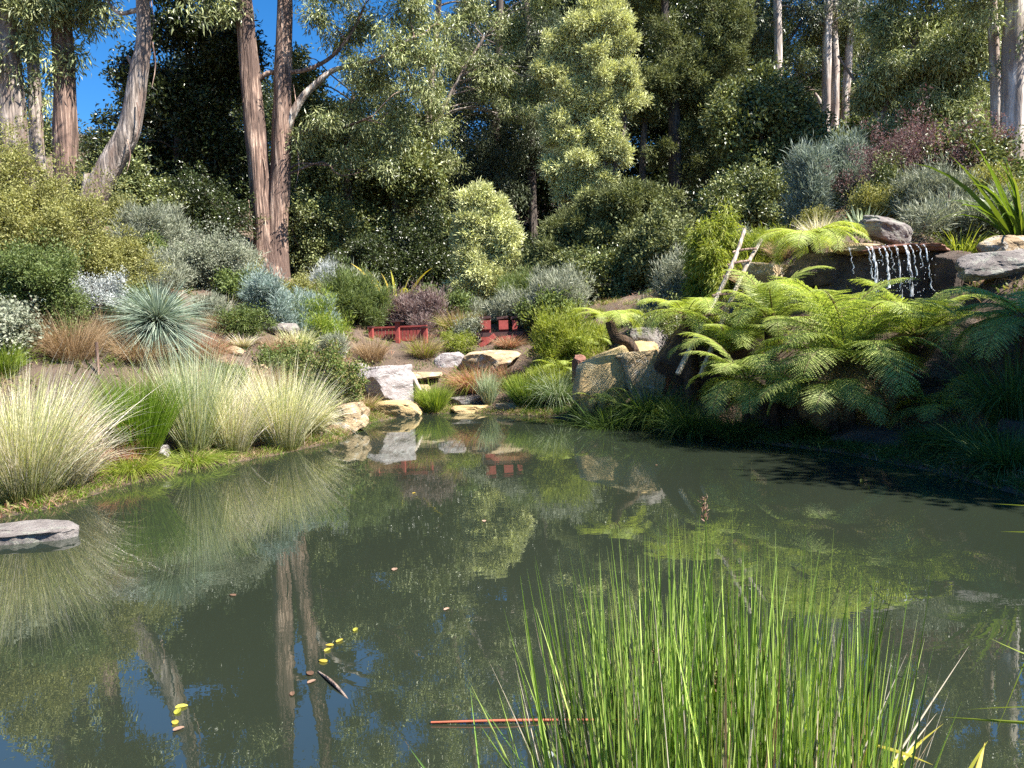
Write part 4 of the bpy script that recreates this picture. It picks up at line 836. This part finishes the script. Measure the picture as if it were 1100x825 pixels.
# ------------------------------------------------------------------ built things
def box(g, c, ex, ey, ez, bev=.0):
    """c centre; ex, ey, ez half-extent vectors"""
    c = np.asarray(c, float); V = [c + a * ex + b * ey + d * ez for d in (-1, 1) for a, b in ((-1, -1), (1, -1), (1, 1), (-1, 1))]
    g.add(V, [[0, 3, 2, 1], [4, 5, 6, 7], [0, 1, 5, 4], [1, 2, 6, 5], [2, 3, 7, 6], [3, 0, 4, 7]])
X_, Y_, Z_ = np.eye(3)
def railing():
    D = 18.6; o = G(427, D); root = empty('red_railing', o, 'low red slatted railing with one dark-capped post', 'railing')
    a = P(396, 366, D + .2); b = P(459, 360, D - .1); zt = P(425, 352, D)[2]; zb = P(425, 365, D)[2]
    d = (b - a) * [1, 1, 0]; L = np.linalg.norm(d); e = d / L; f = np.array([-e[1], e[0], 0]); n = 17
    g = Geo()
    for i in range(n):
        c = a + e * (L * (i + .5) / n); c[2] = (zt + zb) / 2; box(g, c, e * L / n * .40, f * .012, Z_ * (zt - zb) / 2)
    g.build('slat_panel', M['redpaint'], root, o)
    g = Geo()
    for z in (zt + .02, zb - .02): c = (a + b) / 2; c[2] = z; box(g, c, e * L / 2, f * .03, Z_ * .02)
    g.build('rail', M['redpaint'], root, o)
    for x, top in ((427, 346), (399, 352), (457, 352)):
        p = P(x, top, D - .1); gz = ground(p[0], p[1]) - .1; g = Geo(); box(g, [p[0], p[1] - .05, (p[2] + gz) / 2], e * .045, f * .045, Z_ * (p[2] - gz) / 2); po = g.build('post', M['redpaint'], root, o)
        g = Geo(); box(g, [p[0], p[1] - .05, p[2] + .02], e * (.14 if x == 427 else .06), f * .1, Z_ * .018); g.build('cap', M['darkwood'], po, (0, 0, 0)).location = tuple(-o)
railing()
def red_posts():
    D = 18.5
    for x, lab, wd in ((522, 'leftmost red box post with a dark slanting cap', 15), (541, 'middle red box post with a dark flat cap', 14), (553, 'narrow rightmost red box post beside the dark end', 8)):
        o = G(x, D); root = empty('red_post', o, lab, 'post'); p = P(x, 349, D); W = mpx(wd, D) / 2 * .88; H = mpx(4.8, D)
        yb = ground(p[0], p[1]) - .1
        g = Geo(); box(g, p + [0, -.17, 0], X_ * W * .8, Y_ * .05, Z_ * H); g.build('head', M['redpaint'], root, o)
        g = Geo(); box(g, p + [-W * .15, .02, H + .035], X_ * W * .98 + Z_ * .012, Y_ * .2 - Z_ * .03, Z_ * .028); g.build('cap', M['darkwood'], root, o)
        g = Geo(); zt = p[2] - H - .003; box(g, [p[0], p[1] - .10, (zt + yb) / 2], X_ * W * .8, Y_ * .05, Z_ * (zt - yb) / 2); g.build('pole', M['redpaint'], root, o)
    o = G(535, D - .3); root = empty('red_barrier', o, 'dark timber barrier with slanting red board below the red posts', 'barrier')
    g = Geo(); a, b = P(512, 360, D - .25), P(562, 358, D - .25); e = (b - a) / 2; box(g, (a + b) / 2, e, Y_ * .03, Z_ * .05); g.build('beam', M['darkwood'], root, o)
    g = Geo(); a, b = P(516, 372, D - .32), P(532, 360, D - .32); e = (b - a) / 2; box(g, (a + b) / 2, e, Y_ * .02, unit(np.array([-e[2], 0, e[0]])) * .06); g.build('brace', M['redpaint'], root, o)
    g = Geo(); a, b = P(536, 366, D - .35), P(555, 363, D - .35); e = (b - a) / 2; box(g, (a + b) / 2, e, Y_ * .02, Z_ * .09); g.build('board', M['redpaint'], root, o)
    for x in (514, 534, 560):
        p = P(x, 360, D - .28); gz = ground(p[0], p[1]) - .1; g = Geo(); box(g, [p[0], p[1] + .06, (p[2] + gz) / 2], X_ * .04, Y_ * .03, Z_ * (p[2] - gz) / 2); g.build('leg', M['darkwood'], root, o)
red_posts()
def ladder():
    D = 11.9; o = P(750, 400, D); o[2] = ground(o[0], o[1]); root = empty('stick_ladder', o, 'rustic ladder of weathered sticks leaning among the ferns', 'ladder')
    for a, b, c in (((800, 246), (783, 292), (728, 402)), ((818, 257), (794, 302), (752, 404))):
        g = Geo(); tube(g, [P(*c, D - .5), P(*b, D - .1), P(*a, D + .15)], [.04, .035, .026], 26, 8, .09); g.build('rail', M['stick'], root, o, True)
    for l, r in (((790, 271), (810, 267)), ((785, 285), (803, 280)), ((780, 297), (797, 293)), ((768, 318), (786, 316)), ((757, 340), (776, 338)), ((745, 365), (767, 364))):
        dd = lambda q: D + .08 - (q[1] - 260) / 140 * .65
        g = Geo(); tube(g, [P(l[0] - 3, l[1], dd(l) - .03), P((l[0] + r[0]) / 2, (l[1] + r[1]) / 2 - 1, dd(l) - .03), P(r[0] + 3, r[1], dd(r) - .03)], [.02, .018, .016], 12, 7, .1); g.build('rung', M['bark_red'], root, o, True)
ladder()
def stick(name, label, pts, rad, mat='stick', branch=()):
    p0 = np.array(pts[0]); g = Geo(); tube(g, pts, rad, 30, 8, .08)
    for b in branch: tube(g, b, [rad[0] * .5, rad[0] * .2], 8, 5, .08)
    return tag(g.build(name, M[mat], None, p0, True), label, 'stick')
stick('driftwood', 'short weathered driftwood propped behind the golden stone', [P(436, 396, 15.9), P(443, 404, 15.7), P(452, 420, 15.5)], [.045, .05, .03])
stick('fallen_branch', 'curved dark branch lying under the low wattle', [P(640, 300, 21), P(660, 306, 20.6), P(690, 318, 20.3)], [.05, .06, .04], 'bark_grey')
stick('floating_stick', 'long straight red-brown stick floating behind the foreground rushes', [WP(463, 778) + [0, 0, .008], WP(540, 777) + [0, 0, .012], WP(600, 775) + [0, 0, .006], WP(700, 774) + [0, 0, .004]], [.0045, .006, .006, .004], 'redstick')
stick('sunken_stick', 'pale broken stick breaking the surface near the floating leaves', [WP(342, 722) + [0, 0, .004], WP(358, 736) + [0, 0, .012], WP(378, 754) + [0, 0, -.01]], [.004, .008, .004], 'bark_grey')
stick('timber_stake', 'short brown stake in the pink grass on the left bank', [G(106, 10.6) - [0, 0, .1], G(106, 10.6) + [0, 0, .45]], [.022, .022], 'bark_red')
stick('timber_stake', 'thin rusty stake above the waterfall', [G(1018, 13.4) - [0, 0, .1], G(1018, 13.4) + [.02, 0, .75]], [.02, .018], 'bark_red')

# ------------------------------------------------------------------ floating leaves
FL = [(x_, y_, 'litter', l_) for x_, y_, l_ in ((520, 560, 'small brown leaf drifting alone in the middle of the pond'), (424, 612, 'small brown leaf drifting below the lone yellow leaf'), (250, 640, 'small brown leaf drifting left of the twin trunk reflection'), (480, 655, 'small brown leaf drifting left of the rush clump'), (705, 500, 'small brown leaf drifting near the shaded sedges'))] + [(354, 694, 'yellow', 'topmost yellow leaf floating near the sunken stick'), (365, 689, 'yellow', 'yellow leaf floating right of the topmost one near the stick'), (382, 677, 'yellow', 'yellow leaf floating farthest right above the sunken stick'),
      (352, 699, 'yellow', 'yellow leaf close under the topmost yellow leaf'), (347, 711, 'yellow', 'yellow leaf midway down to the sunken stick'), (333, 724, 'litter', 'brown leaf floating left of the sunken stick'),
      (335, 733, 'litter', 'brown leaf just below the other brown leaf by the stick'), (314, 746, 'litter', 'reddish leaf floating lowest left of the sunken stick'), (195, 760, 'yellow', 'top yellow leaf of the small cluster at lower left'),
      (191, 765, 'yellow', 'second yellow leaf of the small lower-left cluster'), (188, 777, 'yellow', 'third yellow leaf of the small lower-left cluster'), (192, 784, 'litter', 'orange leaf at the bottom of the lower-left cluster'),
      (445, 530, 'yellow', 'lone tiny yellow leaf floating mid-pond under the railing reflection'), (590, 812, 'silver', 'pale round leaf floating left of the rush stems')]
for i, (x, y, mt, lab) in enumerate(FL):
    c = WP(x, y) + [0, 0, .004]; k = 14; a = np.linspace(0, 6.283, k, endpoint=False); L = .025 * RNG.uniform(.8, 1.15); W_ = L * RNG.uniform(.5, .7); th = RNG.random() * 3
    r_ = np.stack([np.cos(a) * L, np.sin(a) * W_ * (1 - .25 * np.cos(a)), .004 * np.abs(np.sin(a)) + RNG.random(k) * .001], 1); cs, sn = math.cos(th), math.sin(th)
    r_ = r_ @ np.array([[cs, sn, 0], [-sn, cs, 0], [0, 0, 1]])
    g = Geo(); V = np.vstack([r_, [[0, 0, 0.001]]]) + c; g.add(V, np.stack([np.arange(k), (np.arange(k) + 1) % k, np.full(k, k)], 1), np.tile(RNG.random(3), (k + 1, 1)))
    tag(g.build('floating_leaf', M[mt], None, c), lab, 'leaf', 'leaves floating on the pond')

# ------------------------------------------------------------------ foreground rushes
def rushes():
    o = np.array([.62, 1.62, ground(.62, 1.62)]); root = empty('rush_clump', o, 'tall green rush clump in front at the lower right', 'rush')
    def spots(n, s=1.0):
        # px at the bottom of the clump
        cc = np.array([650, 672, 690, 715, 745, 770, 800, 835, 870, 915]); px = cc[RNG.integers(0, 10, n)] + RNG.normal(size=n) * 20 * s; px = np.where((px < 560) | (px > 1010), RNG.uniform(600, 960, n), px)
        D = RNG.uniform(1.5, 2.15, n); b = np.array([P(x, 800, d) for x, d in zip(px, D)]); b[:, 2] = -.02
        return b, px, D
    def topy(px): return np.interp(px, [560, 600, 640, 700, 760, 800, 850, 900, 960, 1010], [720, 650, 610, 570, 545, 550, 580, 590, 620, 690])
    def put(mat, n, name, w0, seg, lean, hs=(.5, 1.04), droop=.05, s=1.):
        b, px, D = spots(n, s); g = Geo()
        tx = px + (px - 770) * RNG.uniform(-.1, lean, n) + RNG.normal(size=n) * 32; ty = topy(px) + (1 - RNG.uniform(*hs, n) ** .8) * 330
        tip = np.array([P(a, c, d + e) for a, c, d, e in zip(tx, ty, D, RNG.normal(size=n) * .12)]); v = tip - b; L = np.linalg.norm(v, axis=1)
        blades(g, b, v, L, w0 * RNG.uniform(.5, 1.5, n), droop * RNG.uniform(-.4, 1.6, n), seg, taper=.9, fold=.9); g.build(name, M[mat], root, o)
    put('rush', 700, 'rush_stems', .0075, 9, .3); put('rush', 240, 'short_stems', .008, 7, .4, (.35, .8), s=.9)
    put('dead', 210, 'dead_stems', .005, 7, .5, (.25, .8), .08); put('rush', 60, 'bent_stems', .006, 10, 1.0, (.3, .85), .3); put('brown', 90, 'brown_stems', .006, 7, .5, (.2, .7), .05)
    # brown seed heads
    for px, py in ((757, 535), (704, 690), (742, 690), (712, 740), (770, 720), (820, 700)):
        g = Geo(); c = P(px, py, 1.85); n = 40; t = RNG.random(n); pos = c + np.stack([RNG.normal(size=n) * .003, RNG.normal(size=n) * .003, -t * .06], 1)
        leaves(g, pos, RNG.normal(size=(n, 3)) * .5 + [0, 0, 1], RNG.normal(size=(n, 3)), .014, .004); g.build('seed_head', M['litter'], root, o)
        g = Geo(); q = P(px + 6, 800, 1.85); q[2] = -.02; tube(g, [q, (q + c) / 2 + [.01, 0, 0], c], [.0028, .0024, .0016], 12, 5, 0); g.build('seed_stalk', M['rush'], root, o)
rushes()
def strays(label, specs, mat, name='stray_grass', bw=.009, cat='grass'):
    o = P(specs[0][0], specs[0][1], specs[0][4]); root = empty(name, o, label, cat)
    for x0, y0, x1, y1, D0, D1, dr in specs:
        g = Geo(); a, b = P(x0, y0, D0), P(x1, y1, D1); blades(g, a[None], (b - a)[None], np.linalg.norm(b - a), bw, dr, 10, fold=.6); g.build('blade', M[mat], root, o)
    return root
strays('few thin green rush blades leaning left of the rush clump', [(520, 870, 505, 735, 1.65, 1.8, .03), (600, 880, 500, 725, 1.6, 1.9, .05), (565, 860, 505, 730, 1.7, 1.75, .02), (590, 850, 562, 655, 1.9, 2.0, .0), (480, 860, 440, 800, 1.6, 1.7, .05)], 'rush', bw=.006)
strays('two straw-coloured stalks arching over the right of the rushes', [(920, 880, 1040, 690, 1.7, 1.9, .02), (930, 870, 1005, 760, 1.7, 1.8, .05), (905, 860, 975, 700, 1.8, 1.9, 0)], 'dead', bw=.007)
strays('yellow broken reed leaves at the bottom right of the rushes', [(930, 850, 1012, 772, 1.75, 1.85, .05), (950, 835, 990, 790, 1.7, 1.8, .1), (1030, 850, 1060, 790, 1.7, 1.75, .1), (1045, 850, 1058, 795, 1.7, 1.8, .05), (940, 800, 1000, 815, 1.8, 1.7, .1)], 'yellow', 'broken_reed', .018, 'reed')
strays('arching blades hanging in from the right edge over the water', [(1150, 720, 1060, 692, 1.9, 2.0, -.1), (1150, 690, 1080, 735, 2.0, 2.0, -.2), (1150, 780, 1010, 770, 1.9, 2.1, .0), (1140, 760, 1040, 758, 1.95, 2.2, .05), (1150, 545, 1065, 541, 3, 3.2, 0), (1150, 572, 1075, 571, 3, 3.2, 0), (1150, 600, 1085, 745, 2.0, 2.0, .3)], 'grass_olive', bw=.010)

# ------------------------------------------------------------------ ground cover
def scatter(n, seed, xr=(-13, 12), yr=(2, 32), dmin=.1):
    rr = np.random.default_rng(seed); x = rr.uniform(*xr, n); y = rr.uniform(yr[0] ** .5, yr[1] ** .5, n) ** 2; d = shore_dist(x, y)
    dens = np.sin(x * 1.3 + seed) * np.sin(y * 1.1 + seed * 2) + .5 * np.sin(x * 3.1 + seed) * np.sin(y * 2.7)
    k = (d > dmin) & (dens > rr.uniform(-1.0, .7, n)); x, y = x[k], y[k]
    return np.stack([x, y, hgt(x, y)], 1)
def litter():
    b = scatter(70000, 3); n = len(b); g = Geo(); ax = RNG.normal(size=(n, 3)) * [1, 1, .25]
    leaves(g, b + [0, 0, .012], ax, RNG.normal(size=(n, 3)) * .3 + [0, 0, 1], RNG.uniform(.04, .11, n), RNG.uniform(.012, .035, n)); tag(g.build('leaf_litter', M['litter']), kind='stuff')
litter()
for nm, mat, n, seed, L, bw in (('ground_cover', 'cover', 6000, 5, .12, .03), ('low_grass', 'grass', 2600, 6, .16, .008), ('dry_grass', 'brown', 3400, 7, .2, .007), ('low_sedge', 'grass_dark', 900, 8, .2, .01), ('red_ground_cover', 'red', 700, 9, .12, .012)):
    b = scatter(n, seed); k = 26; n_ = len(b) * k; bb = np.repeat(b, k, 0) + RNG.normal(size=(n_, 3)) * [.09, .09, 0]; bb[:, 2] = hgt(bb[:, 0], bb[:, 1]) - .01
    g = Geo(); blades(g, bb, RNG.normal(size=(n_, 3)) * .5 + [0, 0, 1], L * RNG.uniform(.5, 1.4, n_), bw, .3, 3); tag(g.build(nm, M[mat]), kind='stuff')

for nm, mat, side_, n, L in (('shore_grass', 'grass_deep', -1, 3400, .15), ('shaded_shore_grass', 'grass_dark', 1, 5200, .20), ('dry_shore_grass', 'brown', -1, 3000, .14)):  # right shore's grass takes a darker leaf colour to stand for bank shade
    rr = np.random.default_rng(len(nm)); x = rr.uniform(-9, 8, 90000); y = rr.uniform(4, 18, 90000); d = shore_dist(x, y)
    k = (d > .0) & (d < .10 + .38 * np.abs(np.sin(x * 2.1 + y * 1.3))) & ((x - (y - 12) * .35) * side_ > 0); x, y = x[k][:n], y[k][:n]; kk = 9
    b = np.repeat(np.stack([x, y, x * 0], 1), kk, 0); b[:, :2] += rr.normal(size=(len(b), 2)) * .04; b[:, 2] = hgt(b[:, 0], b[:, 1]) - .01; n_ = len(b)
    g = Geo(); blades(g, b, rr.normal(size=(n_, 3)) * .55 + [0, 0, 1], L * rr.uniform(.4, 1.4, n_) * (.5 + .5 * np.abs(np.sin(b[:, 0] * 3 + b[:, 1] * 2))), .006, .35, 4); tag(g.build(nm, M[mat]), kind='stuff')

# a tree standing just outside the frame on the right: its crown shades the right bank
def side_tree():
    o = np.array([10.8, 5.9, 0.]); o[2] = ground(o[0], o[1]); root = empty('gum_tree', o, 'gum tree outside the right edge whose crown shades the bank', 'tree')
    g = Geo(); tube(g, [o - [0, 0, .3], o + [.1, 0, 2.5], o + [-.2, .1, 5.5], o + [-.3, 0, 8.5]], [.22, .17, .12, .05], 40, 14, .06)
    cl = [(np.array(c, float) + [-.4, -1.1, 0], (r, r, r * .7)) for c, r in (((9.6, 6.4, 6.6), 1.2), ((9.0, 5.6, 5.6), .9), ((10.6, 7.4, 7.6), 1.2), ((11.2, 7.6, 7.0), 1.1), ((10.0, 6.9, 5.8), .9), ((11.3, 6.0, 8.6), 1.2), ((12.4, 7.5, 7.5), 1.2))]
    for c, r in cl: limb(g, o + [-.1, 0, c[2] - o[2] - 1.5], c, .05, .012)
    g.build('trunk', M['bark_grey'], root, o, True)
    g = Geo(); foliage(g, cl, 'dense', 1500, 1.0); g.build('crown', M['euc'], root, o)
side_tree()

# ------------------------------------------------------------------ small filler plants crowding the slopes
FILL = [('small_shrub', 'low grey-green bush filling a gap between the larger shrubs on the slope', 'shrub', 'grey', 'low grey-green bushes on the slope'),
        ('small_shrub', 'low olive-green bush filling a gap between the larger shrubs on the slope', 'shrub', 'olive', 'low olive bushes on the slope'),
        ('small_shrub', 'low fresh green bush filling a gap between the larger shrubs on the slope', 'shrub', 'green', 'low green bushes on the slope'),
        ('small_tussock', 'small straw-coloured grass tuft between the shrubs on the slope', 'grass tuft', 'sedge_pale', 'small straw grass tufts on the slope'),
        ('small_tussock', 'small brown grass tuft between the shrubs on the slope', 'grass tuft', 'brown', 'small brown grass tufts on the slope'),
        ('small_tussock', 'small yellow-green grass tuft between the shrubs on the slope', 'grass tuft', 'grass_olive', 'small green grass tufts on the slope')]
protos = {}
def filler_mesh(j):
    nm, lab, cat, mat, grp = FILL[j]; g = Geo(); z = np.zeros(3)
    if j < 3:
        cl = [(np.array([RNG.normal() * .16, RNG.normal() * .14, RNG.uniform(.12, .3)]), (RNG.uniform(.14, .22),) * 2 + (RNG.uniform(.12, .2),)) for _ in range(7)]
        foliage(g, cl, ['fine', 'shrub', 'round'][j], 330, [1.1, .8, .7][j], .3)
    else:
        n = 420; a = RNG.random(n) * 6.283; r = np.sqrt(RNG.random(n)); b = np.stack([np.cos(a) * r * .07, np.sin(a) * r * .07, r * 0 - .02], 1)
        d = np.stack([np.cos(a) * r * .8 + RNG.normal(size=n) * .15, np.sin(a) * r * .8 + RNG.normal(size=n) * .15, np.ones(n)], 1)
        blades(g, b, d, .42 * RNG.uniform(.4, 1.15, n), .007, .25 * RNG.uniform(.3, 1.6, n), 5)
    o = g.build(nm, M[mat], None, z); return o
rr = np.random.default_rng(77); meshes = {j: [filler_mesh(j) for _ in range(2)] for j in range(6)}; used = set()
spots = []
for px0, px1, D0, D1, n in ((120, 620, 11.5, 22, 150), (0, 130, 10, 14, 14), (560, 700, 14.0, 20, 18), (780, 1100, 13.0, 18, 50), (680, 800, 13.5, 18, 22), (330, 620, 19, 24, 22)):
    for _ in range(n):
        px, D = rr.uniform(px0, px1), rr.uniform(D0, D1); p = G(px, D)
        if any(a <= px <= b and D < dd for a, b, dd in ((100, 242, 13.2), (360, 580, 19.8), (600, 700, 14.6), (262, 322, 16.5), (0, 130, 12))): continue
        if float(shore_dist(p[0:1], p[1:2])[0]) > .5 and all(np.linalg.norm(p[:2] - q[:2]) > .38 for q in spots): spots.append(p)
for i, p in enumerate(spots):
    j = int(rr.choice(6, p=[.16, .12, .12, .26, .18, .16])); v = int(rr.integers(2)); src = meshes[j][v]
    if (j, v) in used: o = src.copy(); COL.objects.link(o)
    else: o = src; used.add((j, v))
    k = rr.uniform(.65, 1.0 + p[1] * .045); o.location = tuple(p); o.rotation_euler = (0, 0, rr.random() * 6.28); o.scale = (k, k, k * rr.uniform(.8, 1.2)); tag(o, FILL[j][1], FILL[j][2], FILL[j][4])
